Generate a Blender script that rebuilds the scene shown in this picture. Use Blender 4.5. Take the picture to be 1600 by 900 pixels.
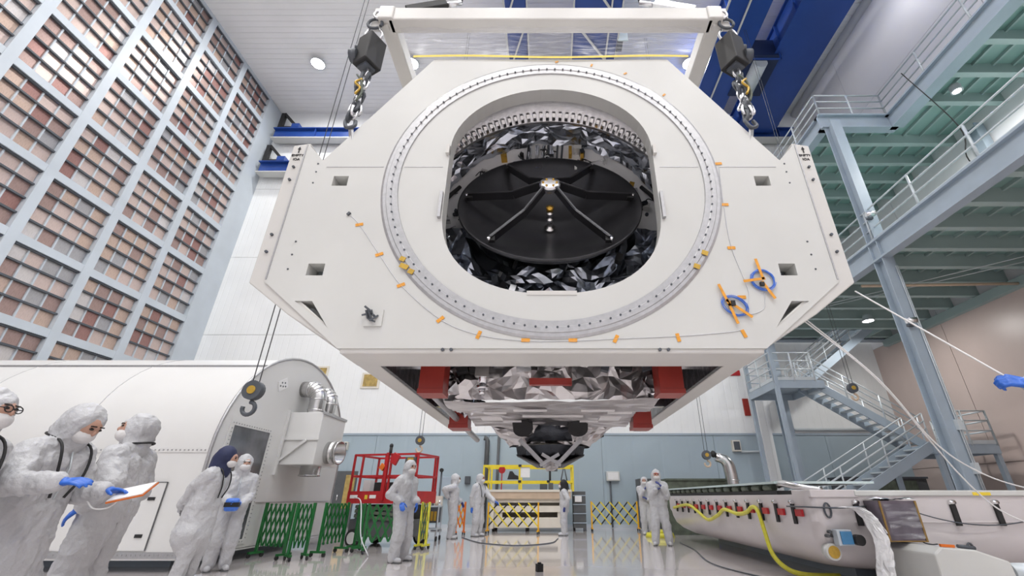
import bpy, bmesh, math, random
from mathutils import Vector, Matrix, noise, Euler
for o in list(bpy.data.objects): bpy.data.objects.remove(o)
SC = bpy.context.scene
C = SC.collection
R = math.radians
PI = math.pi

# ------------------------------------------------------------------ camera, world, exposure
cam = bpy.data.cameras.new('camera')
cam.sensor_width = 36.0
cam.lens = 36.0 * 683.0 / 1600.0
cam.shift_x = -0.035
cam.clip_end = 200
camo = bpy.data.objects.new('camera', cam)
C.objects.link(camo)
camo.location = (0, 0, 1.1)
camo.rotation_euler = (R(90 + 25.6), 0, 0)
SC.camera = camo

W = bpy.data.worlds.new('closed_room')
SC.world = W
W.use_nodes = True
W.node_tree.nodes['Background'].inputs[0].default_value = (0.93, 0.96, 1.0, 1)
W.node_tree.nodes['Background'].inputs[1].default_value = 0.0

SC.view_settings.view_transform = 'Standard'
SC.view_settings.look = 'None'
SC.view_settings.gamma = 1.0
SC.view_settings.use_curve_mapping = False
SC.view_settings.exposure = 0.1

# the three lamps the photograph shows, and the rows of the same ceiling lamps that go on above and behind the camera
LAMP_SEEN = [(-12.6, 16.3), (-7.45, 16.3), (7.75, 16.3)]
LAMP_OFF = [(x, y) for y in (9.0, 1.7, -5.6, -12.9) for x in (-12.6, -7.45, -2.35, 2.7, 7.75, 12.9)]
LAMP_W = 330.0

# ------------------------------------------------------------------ materials
MATS = {}
def mat(name, col, rough=0.5, metal=0.0, var=0.06, vs=3.0, bump=0.0, bs=40.0, emit=None, es=0.0, coat=0.0, stretch=None, alpha=None):
    m = bpy.data.materials.new(name)
    m.use_nodes = True
    nt = m.node_tree
    b = nt.nodes['Principled BSDF']
    b.inputs['Roughness'].default_value = rough
    b.inputs['Metallic'].default_value = metal
    if coat:
        b.inputs['Coat Weight'].default_value = coat
        b.inputs['Coat Roughness'].default_value = 0.05
    tc = nt.nodes.new('ShaderNodeTexCoord')
    src = tc.outputs['Object']
    if stretch:
        mp = nt.nodes.new('ShaderNodeMapping')
        mp.inputs['Scale'].default_value = stretch
        nt.links.new(src, mp.inputs['Vector'])
        src = mp.outputs['Vector']
    n = nt.nodes.new('ShaderNodeTexNoise')
    n.inputs['Scale'].default_value = vs
    n.inputs['Detail'].default_value = 5
    nt.links.new(src, n.inputs['Vector'])
    cr = nt.nodes.new('ShaderNodeValToRGB')
    cr.color_ramp.elements[0].position = 0.3
    cr.color_ramp.elements[1].position = 0.7
    cr.color_ramp.elements[0].color = tuple(max(0, c * (1 - var)) for c in col) + (1,)
    cr.color_ramp.elements[1].color = tuple(min(1, c * (1 + var)) for c in col) + (1,)
    nt.links.new(n.outputs['Fac'], cr.inputs['Fac'])
    nt.links.new(cr.outputs['Color'], b.inputs['Base Color'])
    if bump:
        n2 = nt.nodes.new('ShaderNodeTexNoise')
        n2.inputs['Scale'].default_value = bs
        n2.inputs['Detail'].default_value = 6
        nt.links.new(src, n2.inputs['Vector'])
        bp = nt.nodes.new('ShaderNodeBump')
        bp.inputs['Strength'].default_value = bump
        bp.inputs['Distance'].default_value = 0.02
        nt.links.new(n2.outputs['Fac'], bp.inputs['Height'])
        nt.links.new(bp.outputs['Normal'], b.inputs['Normal'])
    if emit:
        b.inputs['Emission Color'].default_value = tuple(emit) + (1,)
        b.inputs['Emission Strength'].default_value = es
    MATS[name] = m
    return m

def ribbed(name, col, axis, period, rough=0.45, strength=0.35):
    """sheet metal with fine ribs every `period` metres along an axis"""
    m = mat(name, col, rough, 0, 0.04, 0.6)
    nt = m.node_tree
    b = nt.nodes['Principled BSDF']
    tc = nt.nodes['Texture Coordinate']
    sp = nt.nodes.new('ShaderNodeSeparateXYZ')
    nt.links.new(tc.outputs['Object'], sp.inputs[0])
    mu = nt.nodes.new('ShaderNodeMath'); mu.operation = 'MULTIPLY'; mu.inputs[1].default_value = 1.0 / period
    nt.links.new(sp.outputs[axis], mu.inputs[0])
    fr = nt.nodes.new('ShaderNodeMath'); fr.operation = 'FRACT'
    nt.links.new(mu.outputs[0], fr.inputs[0])
    r = nt.nodes.new('ShaderNodeValToRGB')
    e = r.color_ramp.elements
    e[0].position = 0.0; e[0].color = (0, 0, 0, 1)
    e[1].position = 0.08; e[1].color = (1, 1, 1, 1)
    q = e.new(0.92); q.color = (1, 1, 1, 1)
    q = e.new(1.0); q.color = (0, 0, 0, 1)
    nt.links.new(fr.outputs[0], r.inputs['Fac'])
    bp = nt.nodes.new('ShaderNodeBump')
    bp.inputs['Strength'].default_value = strength
    bp.inputs['Distance'].default_value = 0.03
    nt.links.new(r.outputs['Color'], bp.inputs['Height'])
    nt.links.new(bp.outputs['Normal'], b.inputs['Normal'])
    return m

mat('white_paint', (0.60, 0.605, 0.585), 0.32, 0, 0.03, 1.5)
mat('warm_white', (0.61, 0.60, 0.575), 0.35, 0, 0.04, 2.0)
mat('hull_white', (0.66, 0.62, 0.625), 0.25, 0, 0.05, 1.2, bump=0.05, bs=6)
mat('container_white', (0.68, 0.68, 0.67), 0.28, 0, 0.03, 0.8)
mat('floor_epoxy', (0.66, 0.615, 0.61), 0.12, 0, 0.06, 0.35, bump=0.012, bs=2.5, coat=0.6)
ribbed('wall_white', (0.84, 0.855, 0.855), 0, 0.31, 0.4, 0.3)
ribbed('wall_blue', (0.37, 0.455, 0.51), 0, 1.22, 0.3, 0.2)
ribbed('ceiling_white', (0.82, 0.82, 0.82), 1, 0.30, 0.45, 0.6)
mat('wall_gloss', (0.82, 0.82, 0.85), 0.3, 0, 0.03, 0.4)
mat('wall_beige', (0.60, 0.49, 0.45), 0.35, 0, 0.06, 0.5)
mat('steel_frame', (0.50, 0.55, 0.60), 0.4, 0, 0.05, 1.0)
mat('steel_dark', (0.075, 0.085, 0.10), 0.5, 0, 0.1, 2)
mat('steel_blue', (0.36, 0.43, 0.50), 0.4, 0, 0.06, 1.5)
mat('rail_grey', (0.56, 0.61, 0.64), 0.35, 0.1, 0.05, 4)
mat('deck_teal', (0.27, 0.42, 0.39), 0.45, 0, 0.06, 0.8)
mat('joist_teal', (0.36, 0.46, 0.45), 0.45, 0, 0.05, 0.8)
mat('flange_light', (0.55, 0.66, 0.66), 0.4, 0, 0.04, 1)
mat('crane_blue', (0.018, 0.06, 0.27), 0.3, 0, 0.1, 0.7)
mat('crane_dark', (0.010, 0.022, 0.075), 0.45, 0, 0.1, 0.7)
mat('pane_beige', (0.58, 0.46, 0.42), 0.34, 0.45, 0.08, 9, stretch=(1, 6, 1))
mat('pane_pale', (0.60, 0.56, 0.55), 0.34, 0.45, 0.08, 9, stretch=(1, 6, 1))
mat('pane_grey', (0.38, 0.37, 0.38), 0.34, 0.45, 0.10, 9, stretch=(1, 6, 1))
mat('pane_tan', (0.54, 0.40, 0.33), 0.34, 0.45, 0.12, 9, stretch=(1, 6, 1))
mat('pane_brown', (0.36, 0.25, 0.225), 0.34, 0.45, 0.15, 9, stretch=(1, 6, 1))
mat('pane_red', (0.33, 0.18, 0.16), 0.34, 0.45, 0.15, 9, stretch=(1, 6, 1))
mat('black_satin', (0.05, 0.05, 0.055), 0.33, 0.7, 0.1, 5)
mat('black_dull', (0.015, 0.015, 0.016), 0.6, 0, 0.1, 5)
mat('dark_foil', (0.05, 0.055, 0.065), 0.3, 0.7, 0.2, 6, bump=0.5, bs=14)
mat('foil', (0.70, 0.70, 0.72), 0.2, 1.0, 0.05, 4, bump=0.1, bs=16)
mat('foil_blue', (0.50, 0.535, 0.60), 0.24, 1.0, 0.10, 4)
mat('foil_warm', (0.62, 0.60, 0.60), 0.36, 1.0, 0.06, 5)
mat('ring_metal', (0.43, 0.43, 0.44), 0.36, 0.6, 0.08, 30)
mat('brushed', (0.70, 0.70, 0.72), 0.30, 1.0, 0.08, 20, bump=0.08, bs=60)
mat('duct_metal', (0.58, 0.575, 0.57), 0.25, 1.0, 0.06, 8)
mat('gold', (0.70, 0.42, 0.08), 0.25, 0.9, 0.05, 8)
mat('silver', (0.78, 0.78, 0.78), 0.2, 1.0, 0.03, 8)
mat('tape_orange', (0.76, 0.33, 0.03), 0.4, 0, 0.12, 30)
mat('tape_yellow', (0.80, 0.60, 0.05), 0.4, 0, 0.1, 20)
mat('tape_gold', (0.52, 0.33, 0.05), 0.3, 0.3, 0.12, 30)
mat('tape_brown', (0.27, 0.17, 0.05), 0.35, 0.2, 0.2, 20)
mat('wire_blue', (0.07, 0.20, 0.70), 0.35, 0, 0.08, 20)
mat('wire_grey', (0.62, 0.63, 0.66), 0.5, 0, 0.05, 20)
mat('red_paint', (0.33, 0.035, 0.025), 0.35, 0, 0.1, 5)
mat('lift_red', (0.45, 0.02, 0.025), 0.35, 0, 0.1, 5)
mat('yellow_paint', (0.78, 0.62, 0.03), 0.35, 0, 0.08, 6)
mat('hose_yellow', (0.66, 0.62, 0.05), 0.35, 0, 0.08, 20)
mat('amber_paint', (0.80, 0.42, 0.01), 0.35, 0, 0.08, 6)
mat('orange_paint', (0.72, 0.17, 0.02), 0.35, 0, 0.08, 6)
mat('green_paint', (0.012, 0.13, 0.03), 0.35, 0, 0.15, 6)
mat('rubber', (0.02, 0.02, 0.021), 0.7, 0, 0.1, 10)
mat('suit', (0.50, 0.505, 0.525), 0.5, 0, 0.06, 6, bump=0.8, bs=22)
mat('suit_navy', (0.016, 0.022, 0.07), 0.7, 0, 0.1, 8, bump=0.3, bs=14)
mat('suit_black', (0.012, 0.012, 0.014), 0.7, 0, 0.1, 8, bump=0.3, bs=14)
mat('glove', (0.025, 0.13, 0.56), 0.4, 0, 0.1, 25, bump=0.2, bs=60)
mat('glove_dark', (0.03, 0.045, 0.20), 0.45, 0, 0.1, 25, bump=0.2, bs=60)
mat('cuff', (0.06, 0.06, 0.065), 0.6, 0, 0.1, 25)
mat('mask_white', (0.68, 0.67, 0.67), 0.7, 0, 0.03, 15, bump=0.2, bs=40)
mat('skin', (0.46, 0.27, 0.20), 0.5, 0, 0.06, 20)
mat('skin_dark', (0.17, 0.085, 0.06), 0.5, 0, 0.06, 20)
mat('eye_dark', (0.02, 0.015, 0.012), 0.2, 0, 0.05, 20)
mat('deck_white', (0.86, 0.86, 0.86), 0.4, 0, 0.02, 10)
mat('white_wall_patch', (0.80, 0.78, 0.78), 0.4, 0, 0.03, 8)
mat('wrap_dark', (0.13, 0.11, 0.135), 0.35, 0, 0.3, 6)
mat('paper', (0.80, 0.80, 0.80), 0.5, 0, 0.02, 10)
mat('cream', (0.72, 0.68, 0.60), 0.4, 0, 0.06, 2)
mat('tan_panel', (0.58, 0.45, 0.33), 0.4, 0, 0.08, 3)
mat('panel_blue', (0.06, 0.22, 0.42), 0.3, 0, 0.06, 10)
mat('window_amber', (0.42, 0.30, 0.10), 0.3, 0, 0.3, 6)
mat('charcoal', (0.09, 0.095, 0.10), 0.6, 0, 0.1, 3)
mat('olive', (0.10, 0.12, 0.09), 0.6, 0, 0.3, 6)
mat('plastic_white', (0.75, 0.75, 0.76), 0.25, 0, 0.05, 6, bump=0.6, bs=9)
mat('door_glass', (0.16, 0.165, 0.18), 0.12, 0.35, 0.5, 1.6)
mat('lamp_lens', (1, 1, 1), 0.4, 0, 0.0, 1, emit=(1.0, 0.985, 0.95), es=30.0)

def film_mat(name, tint, streak, amount):
    """thin clear film: mostly see-through with glossy creases"""
    m = bpy.data.materials.new(name); m.use_nodes = True
    nt = m.node_tree; nt.nodes.clear()
    out = nt.nodes.new('ShaderNodeOutputMaterial')
    tr = nt.nodes.new('ShaderNodeBsdfTransparent'); tr.inputs[0].default_value = tint + (1,)
    gl = nt.nodes.new('ShaderNodeBsdfPrincipled')
    gl.inputs['Base Color'].default_value = (0.85, 0.86, 0.9, 1)
    gl.inputs['Roughness'].default_value = 0.2
    tc = nt.nodes.new('ShaderNodeTexCoord')
    mp = nt.nodes.new('ShaderNodeMapping'); mp.inputs['Scale'].default_value = streak
    mp.inputs['Rotation'].default_value = (0, 0.6, 0)
    nz = nt.nodes.new('ShaderNodeTexNoise'); nz.inputs['Scale'].default_value = 5; nz.inputs['Detail'].default_value = 8
    rp = nt.nodes.new('ShaderNodeValToRGB')
    rp.color_ramp.elements[0].position = 0.45; rp.color_ramp.elements[0].color = (0.05,) * 3 + (1,)
    rp.color_ramp.elements[1].position = 0.72; rp.color_ramp.elements[1].color = (amount,) * 3 + (1,)
    mx = nt.nodes.new('ShaderNodeMixShader')
    nt.links.new(tc.outputs['Object'], mp.inputs[0]); nt.links.new(mp.outputs[0], nz.inputs['Vector'])
    nt.links.new(nz.outputs['Fac'], rp.inputs['Fac']); nt.links.new(rp.outputs['Color'], mx.inputs['Fac'])
    nt.links.new(tr.outputs[0], mx.inputs[1]); nt.links.new(gl.outputs[0], mx.inputs[2])
    nt.links.new(mx.outputs[0], out.inputs[0])
    MATS[name] = m
film_mat('clear_film', (0.95, 0.95, 0.97), (1.0, 1.0, 7.0), 0.30)
film_mat('clear_wrap', (0.88, 0.88, 0.9), (0.5, 0.5, 2.6), 0.5)

# ------------------------------------------------------------------ mesh helpers
def V(*a): return Vector(a)

def basis(d):
    d = Vector(d).normalized()
    a = Vector((0, 0, 1)) if abs(d.z) < 0.9 else Vector((1, 0, 0))
    x = d.cross(a).normalized()
    return x, d.cross(x).normalized(), d

class MB:
    def __init__(s):
        s.v = []; s.f = []; s.sm = []
    def add(s, vs, fs, smooth=False):
        k = len(s.v)
        s.v += [Vector(p) for p in vs]
        s.f += [tuple(i + k for i in f) for f in fs]
        s.sm += [smooth] * len(fs)
        return s
    def box(s, c, d, rz=0, rx=0, ry=0):
        M = Euler((rx, ry, rz)).to_matrix()
        c = Vector(c)
        vs = [c + M @ Vector((sx * d[0] / 2, sy * d[1] / 2, sz * d[2] / 2)) for sz in (-1, 1) for sy in (-1, 1) for sx in (-1, 1)]
        return s.add(vs, [(0, 2, 3, 1), (4, 5, 7, 6), (0, 1, 5, 4), (2, 6, 7, 3), (0, 4, 6, 2), (1, 3, 7, 5)])
    def bb(s, x0, x1, y0, y1, z0, z1):
        return s.box(((x0 + x1) / 2, (y0 + y1) / 2, (z0 + z1) / 2), (abs(x1 - x0), abs(y1 - y0), abs(z1 - z0)))
    def bar(s, p, q, w, h=None, up=(0, 0, 1)):
        """rectangular bar from p to q"""
        p = Vector(p); q = Vector(q); h = h or w
        d = (q - p).normalized(); up = Vector(up)
        if abs(d.dot(up)) > 0.98: up = Vector((0, 1, 0))
        x = d.cross(up).normalized(); y = x.cross(d).normalized()
        vs = [b + x * (sx * w / 2) + y * (sy * h / 2) for b in (p, q) for sx, sy in ((-1, -1), (1, -1), (1, 1), (-1, 1))]
        return s.add(vs, [(3, 2, 1, 0), (4, 5, 6, 7), (0, 1, 5, 4), (1, 2, 6, 5), (2, 3, 7, 6), (3, 0, 4, 7)])
    def cyl(s, p, q, r0, r1=None, n=16, caps=True):
        r1 = r0 if r1 is None else r1
        p = Vector(p); q = Vector(q)
        x, y, d = basis(q - p)
        vs = []
        for b, r in ((p, r0), (q, r1)):
            for i in range(n):
                a = 2 * PI * i / n
                vs.append(b + x * (math.cos(a) * r) + y * (math.sin(a) * r))
        s.add(vs, [(i, (i + 1) % n, n + (i + 1) % n, n + i) for i in range(n)], True)
        if caps:
            k = len(s.v) - 2 * n
            s.f += [tuple(k + i for i in reversed(range(n))), tuple(k + n + i for i in range(n))]
            s.sm += [False, False]
        return s
    def tube(s, pts, r, n=8, closed=False):
        pts = [Vector(p) for p in pts]
        m = len(pts); rings = []
        px = None
        for i, p in enumerate(pts):
            if closed: d = pts[(i + 1) % m] - pts[i - 1]
            else: d = pts[min(i + 1, m - 1)] - pts[max(i - 1, 0)]
            d.normalize()
            if px is None: x, y, _ = basis(d)
            else:
                x = (px - d * px.dot(d)).normalized(); y = d.cross(x)
            px = x
            rr = r[i] if isinstance(r, (list, tuple)) else r
            rings.append([p + x * (math.cos(2 * PI * k / n) * rr) + y * (math.sin(2 * PI * k / n) * rr) for k in range(n)])
        vs = [q for g in rings for q in g]
        fs = []
        for i in range(m if closed else m - 1):
            j = (i + 1) % m
            for k in range(n):
                fs.append((i * n + k, i * n + (k + 1) % n, j * n + (k + 1) % n, j * n + k))
        s.add(vs, fs, True)
        if not closed:
            k0 = len(s.v) - m * n
            s.f += [tuple(k0 + i for i in reversed(range(n))), tuple(k0 + (m - 1) * n + i for i in range(n))]
            s.sm += [False, False]
        return s
    def lathe(s, prof, o=(0, 0, 0), d=(0, 0, 1), n=32, smooth=True, arc=None, xref=None):
        """profile of (radius, height) turned about axis d through o"""
        o = Vector(o); x, y, d = basis(d)
        if xref is not None:
            x = Vector(xref).normalized(); y = d.cross(x).normalized()
        a0, a1 = arc if arc else (0, 2 * PI)
        m = n if not arc else n + 1
        vs = []
        for r, h in prof:
            for i in range(m):
                a = a0 + (a1 - a0) * i / n
                vs.append(o + d * h + x * (math.cos(a) * r) + y * (math.sin(a) * r))
        fs = []
        for j in range(len(prof) - 1):
            for i in range(n):
                k = (i + 1) % m
                fs.append((j * m + i, j * m + k, (j + 1) * m + k, (j + 1) * m + i))
        return s.add(vs, fs, smooth)
    def ell(s, c, r, M=None, n=14, m=9):
        c = Vector(c); M = M or Matrix.Identity(3)
        vs = [c + M @ Vector((0, 0, r[2]))]
        for j in range(1, m):
            t = PI * j / m
            for i in range(n):
                a = 2 * PI * i / n
                vs.append(c + M @ Vector((r[0] * math.sin(t) * math.cos(a), r[1] * math.sin(t) * math.sin(a), r[2] * math.cos(t))))
        vs.append(c + M @ Vector((0, 0, -r[2])))
        fs = [(0, 1 + i, 1 + (i + 1) % n) for i in range(n)]
        for j in range(m - 2):
            for i in range(n):
                a = 1 + j * n
                fs.append((a + i, a + n + i, a + n + (i + 1) % n, a + (i + 1) % n))
        L = len(vs) - 1; a = 1 + (m - 2) * n
        fs += [(a + i, L, a + (i + 1) % n) for i in range(n)]
        return s.add(vs, fs, True)
    def prism(s, poly, axis, a0, a1):
        """polygon extruded along x, y or z between a0 and a1 (poly holds the other two coordinates in xyz order)"""
        def P(u, w, a):
            return {'x': (a, u, w), 'y': (u, a, w), 'z': (u, w, a)}[axis]
        n = len(poly)
        vs = [P(u, w, a0) for u, w in poly] + [P(u, w, a1) for u, w in poly]
        return s.add(vs, [tuple(range(n)), tuple(reversed(range(n, 2 * n)))] + [(i, n + i, n + (i + 1) % n, (i + 1) % n) for i in range(n)])
    def grid(s, fn, nu, nv, smooth=False):
        vs = [fn(i / nu, j / nv) for j in range(nv + 1) for i in range(nu + 1)]
        fs = [(j * (nu + 1) + i, j * (nu + 1) + i + 1, (j + 1) * (nu + 1) + i + 1, (j + 1) * (nu + 1) + i) for j in range(nv) for i in range(nu)]
        return s.add(vs, fs, smooth)
    def mesh(s, name, m):
        me = bpy.data.meshes.new(name)
        me.from_pydata([tuple(v) for v in s.v], [], s.f)
        me.polygons.foreach_set('use_smooth', s.sm)
        me.materials.append(MATS[m])
        bm = bmesh.new(); bm.from_mesh(me)
        bmesh.ops.recalc_face_normals(bm, faces=bm.faces)
        bm.to_mesh(me); bm.free()
        me.update()
        return me
    def build(s, name, m, parent=None, world=True, bevel=0):
        """link as one mesh object; vertices are given in world space unless world is False"""
        if parent is not None and world:
            I = rootmat(parent).inverted()
            s.v = [I @ v for v in s.v]
        o = bpy.data.objects.new(name, s.mesh(name, m))
        C.objects.link(o)
        if parent is not None: o.parent = parent
        if bevel:
            b = o.modifiers.new('bevel', 'BEVEL'); b.width = bevel; b.segments = 2; b.limit_method = 'ANGLE'
        return o

def rootmat(o):
    M = Matrix.Translation(o.location) @ o.rotation_euler.to_matrix().to_4x4()
    return rootmat(o.parent) @ M if o.parent else M

def tag(o, label, cat, group=None):
    o['label'] = label; o['category'] = cat
    if group: o['group'] = group
    return o
def thing(name, label, cat, loc=(0, 0, 0), rz=0, group=None):
    o = bpy.data.objects.new(name, None); C.objects.link(o)
    o.empty_display_size = 0.1
    o.location = loc; o.rotation_euler = (0, 0, rz)
    return tag(o, label, cat, group)
def struct(mb, name, m, parent=None, label=None):
    o = mb.build(name, m, parent)
    if parent is None:
        o['kind'] = 'structure'
        if label: o['label'] = label
    return o
def inst(me, name, parent, loc, rot=(0, 0, 0), scale=(1, 1, 1)):
    o = bpy.data.objects.new(name, me); C.objects.link(o)
    o.parent = parent; o.location = loc; o.rotation_euler = rot; o.scale = scale
    return o
def copy_tree(o, parent=None):
    c = o.copy(); C.objects.link(c); c.parent = parent
    for ch in list(o.children): copy_tree(ch, c)
    return c

def plate(outer, holes, y0, y1):
    """flat plate in the xz plane with holes, between y0 and y1"""
    bm = bmesh.new()
    edges = []
    for loop in [outer] + holes:
        vs = [bm.verts.new((x, y0, z)) for x, z in loop]
        edges += [bm.edges.new((vs[i], vs[(i + 1) % len(vs)])) for i in range(len(vs))]
    bmesh.ops.triangle_fill(bm, use_beauty=True, use_dissolve=False, edges=edges)
    r = bmesh.ops.extrude_face_region(bm, geom=list(bm.faces))
    for e in r['geom']:
        if isinstance(e, bmesh.types.BMVert): e.co.y = y1
    bmesh.ops.recalc_face_normals(bm, faces=bm.faces)
    mb = MB()
    bm.verts.index_update()
    mb.add([v.co.copy() for v in bm.verts], [tuple(v.index for v in f.verts) for f in bm.faces])
    bm.free()
    return mb

def crumple(p, amp, sc, seed):
    """ridged noise: sharp creases like crushed foil"""
    q = Vector(p) * sc + Vector((seed * 7.3, seed * 3.1, seed * 5.7))
    a = 1 - 2 * abs(noise.noise(q))
    b = 1 - 2 * abs(noise.noise(q * 2.3 + Vector((11, 4, 2))))
    c = noise.noise(q * 0.5)
    return amp * (0.6 * a + 0.35 * b + 0.6 * c)

def foil_sheet(fn, nu, nv, amp, sc, seed, name, m, parent, fade=True):
    """crushed foil on the surface fn(u, v) -> (point, normal): jittered facets in two sizes, sharp creases"""
    rg = random.Random(seed)
    vs = []
    for j in range(nv + 1):
        for i in range(nu + 1):
            ei = 0 < i < nu; ej = 0 < j < nv
            u = (i + (rg.uniform(-.38, .38) if ei else 0)) / nu
            v = (j + (rg.uniform(-.38, .38) if ej else 0)) / nv
            p, n = fn(min(1, max(0, u)), min(1, max(0, v)))
            k = 1.0 if (ei and ej) or not fade else 0.3
            vs.append(Vector(p) + Vector(n) * (k * (rg.uniform(-amp, amp) * 0.75 + crumple(p, amp * 0.5, sc * 0.5, seed))))
    fs = []
    for j in range(nv):
        for i in range(nu):
            a, b, c, d = j * (nu + 1) + i, j * (nu + 1) + i + 1, (j + 1) * (nu + 1) + i + 1, (j + 1) * (nu + 1) + i
            fs += [(a, b, c), (a, c, d)] if rg.random() < 0.5 else [(a, b, d), (b, c, d)]
    mid = {}
    def mp(a, b):
        key = (min(a, b), max(a, b))
        if key not in mid:
            mid[key] = len(vs)
            L = (vs[a] - vs[b]).length
            vs.append((vs[a] + vs[b]) / 2 + Vector((rg.uniform(-1, 1), rg.uniform(-1, 1), rg.uniform(-1, 1))) * (0.085 * L))
        return mid[key]
    f2 = []
    for a, b, c in fs:
        x, y, z = mp(a, b), mp(b, c), mp(c, a)
        f2 += [(a, x, z), (x, b, y), (z, y, c), (x, y, z)]
    return MB().add(vs, f2).build(name, m, parent)

def text_mb(s, size, o, right, up, depth=0.002):
    cu = bpy.data.curves.new('txt', 'FONT'); cu.body = s; cu.size = size; cu.extrude = depth
    cu.align_x = 'CENTER'; cu.align_y = 'CENTER'
    ob = bpy.data.objects.new('txt', cu); C.objects.link(ob)
    me = bpy.data.meshes.new_from_object(ob.evaluated_get(bpy.context.evaluated_depsgraph_get()))
    right = Vector(right).normalized(); up = Vector(up).normalized(); n = right.cross(up)
    mb = MB().add([Vector(o) + right * v.co.x + up * v.co.y + n * v.co.z for v in me.vertices], [tuple(p.vertices) for p in me.polygons])
    bpy.data.objects.remove(ob); bpy.data.curves.remove(cu); bpy.data.meshes.remove(me)
    return mb

def catenary(p, q, sag, n=14):
    p = Vector(p); q = Vector(q)
    return [p.lerp(q, i / n) - Vector((0, 0, sag * 4 * (i / n) * (1 - i / n))) for i in range(n + 1)]

def spline(pts, k=6):
    """Catmull-Rom through the points"""
    P = [Vector(p) for p in pts]; out = []
    P = [P[0] * 2 - P[1]] + P + [P[-1] * 2 - P[-2]]
    for i in range(1, len(P) - 2):
        for j in range(k):
            t = j / k
            a, b, c, d = P[i - 1], P[i], P[i + 1], P[i + 2]
            out.append(0.5 * ((2 * b) + (c - a) * t + (2 * a - 5 * b + 4 * c - d) * t * t + (3 * b - a - 3 * c + d) * t ** 3))
    out.append(P[-2])
    return out

# ------------------------------------------------------------------ the room
XL, XR, YB, ZC, YF = -16.7, 15.5, 20.0, 22.8, -18.0
struct(MB().bb(XL - 1, XR + 1, YF, YB + 0.5, -0.3, 0), 'floor', 'floor_epoxy')
struct(MB().bb(XL - 1, XR + 1, YF, YB + 0.5, ZC, ZC + 0.3), 'ceiling', 'ceiling_white')

wb = struct(MB().bb(XL - 1, XR + 1, YB + 0.06, YB + 0.5, 0, ZC), 'wall_back', 'wall_gloss')
zs = [(3.62, 8.17), (8.19, 12.46), (12.48, 16.9), (16.92, 21.58), (21.6, ZC)]
for z0, z1 in zs:
    MB().bb(XL - 0.5, XR + 0.5, YB, YB + 0.1, z0, z1).build('wall_panel', 'wall_white', wb)
x = XL - 0.5
while x < XR:
    MB().bb(x + 0.006, min(x + 4.88, XR + 0.5) - 0.006, YB, YB + 0.1, 0.12, 3.56).build('wall_panel', 'wall_blue', wb)
    x += 4.88
MB().bb(XL, XR, YB - 0.035, YB + 0.1, 3.55, 3.63).build('rail', 'steel_blue', wb)
struct(MB().bb(XL, XR, YB - 0.03, YB, 0, 0.12), 'baseboard_back', 'steel_frame')

wr = struct(MB().bb(XR, XR + 0.4, YF, YB, 0, ZC), 'wall_right', 'wall_beige')
for y0, y1 in ((YF, -3.6), (-3.58, 3.0), (3.02, 9.6), (9.62, 16.1), (16.12, YB)):
    for z0, z1 in ((0.1, 2.16), (2.18, 7.4)):
        MB().bb(XR - 0.06, XR + 0.1, y0, y1, z0, z1).build('wall_panel', 'wall_beige', wr)
    for z0, z1 in ((7.42, 13.6), (13.62, 18.2), (18.22, ZC)):
        MB().bb(XR - 0.06, XR + 0.1, y0, y1, z0, z1).build('wall_panel', 'wall_gloss', wr)
struct(MB().cyl((XR - 0.12, YF, ZC - 0.15), (XR - 0.12, YB, ZC - 0.15), 0.22, n=14), 'trim_1', 'wall_gloss')

wf = struct(MB().bb(XL - 1, XR + 1, YF - 0.4, YF, 0, ZC), 'wall_front', 'wall_gloss')
# left wall: steel frame of bays, each holding a 4 x 4 field of filter panes
wl = struct(MB().bb(XL - 0.5, XL - 0.12, YF, YB, 0, ZC), 'wall_left', 'steel_frame')
BY = [19.0 - 0.13 - 2.445 * k for k in range(15)]
BZ = [1.12, 3.58, 6.04, 8.5, 10.97, 13.44, 15.91, 18.38, 20.85]
ZT = 22.75
for k, y in enumerate(BY):
    w = 0.16 if k else 0.13
    MB().bb(XL - 0.12, XL + 0.06, y - w, y + w + (1.1 if k == 0 else 0), 0, ZT).build('frame_post', 'steel_frame', wl)
for z in BZ + [ZT]:
    for k in range(len(BY) - 1):
        MB().bb(XL - 0.12, XL + 0.05, BY[k + 1] + 0.16, BY[k] - (0.16 if k else 0.13), z - 0.14, min(z + 0.14, ZC)).build('frame_beam', 'steel_frame', wl)
rnd = random.Random(5)
panes = []
mv = MB().box((0, 0, 0), (0.05, 0.045, 2.19)).mesh('mullion', 'steel_frame')
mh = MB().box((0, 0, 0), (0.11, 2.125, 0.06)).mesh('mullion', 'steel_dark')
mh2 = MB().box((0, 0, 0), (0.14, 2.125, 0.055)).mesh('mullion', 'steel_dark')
far_mull = MB(); far_mull_d = MB()
PW, PH = 2.125 / 4, 2.19 / 4
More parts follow.
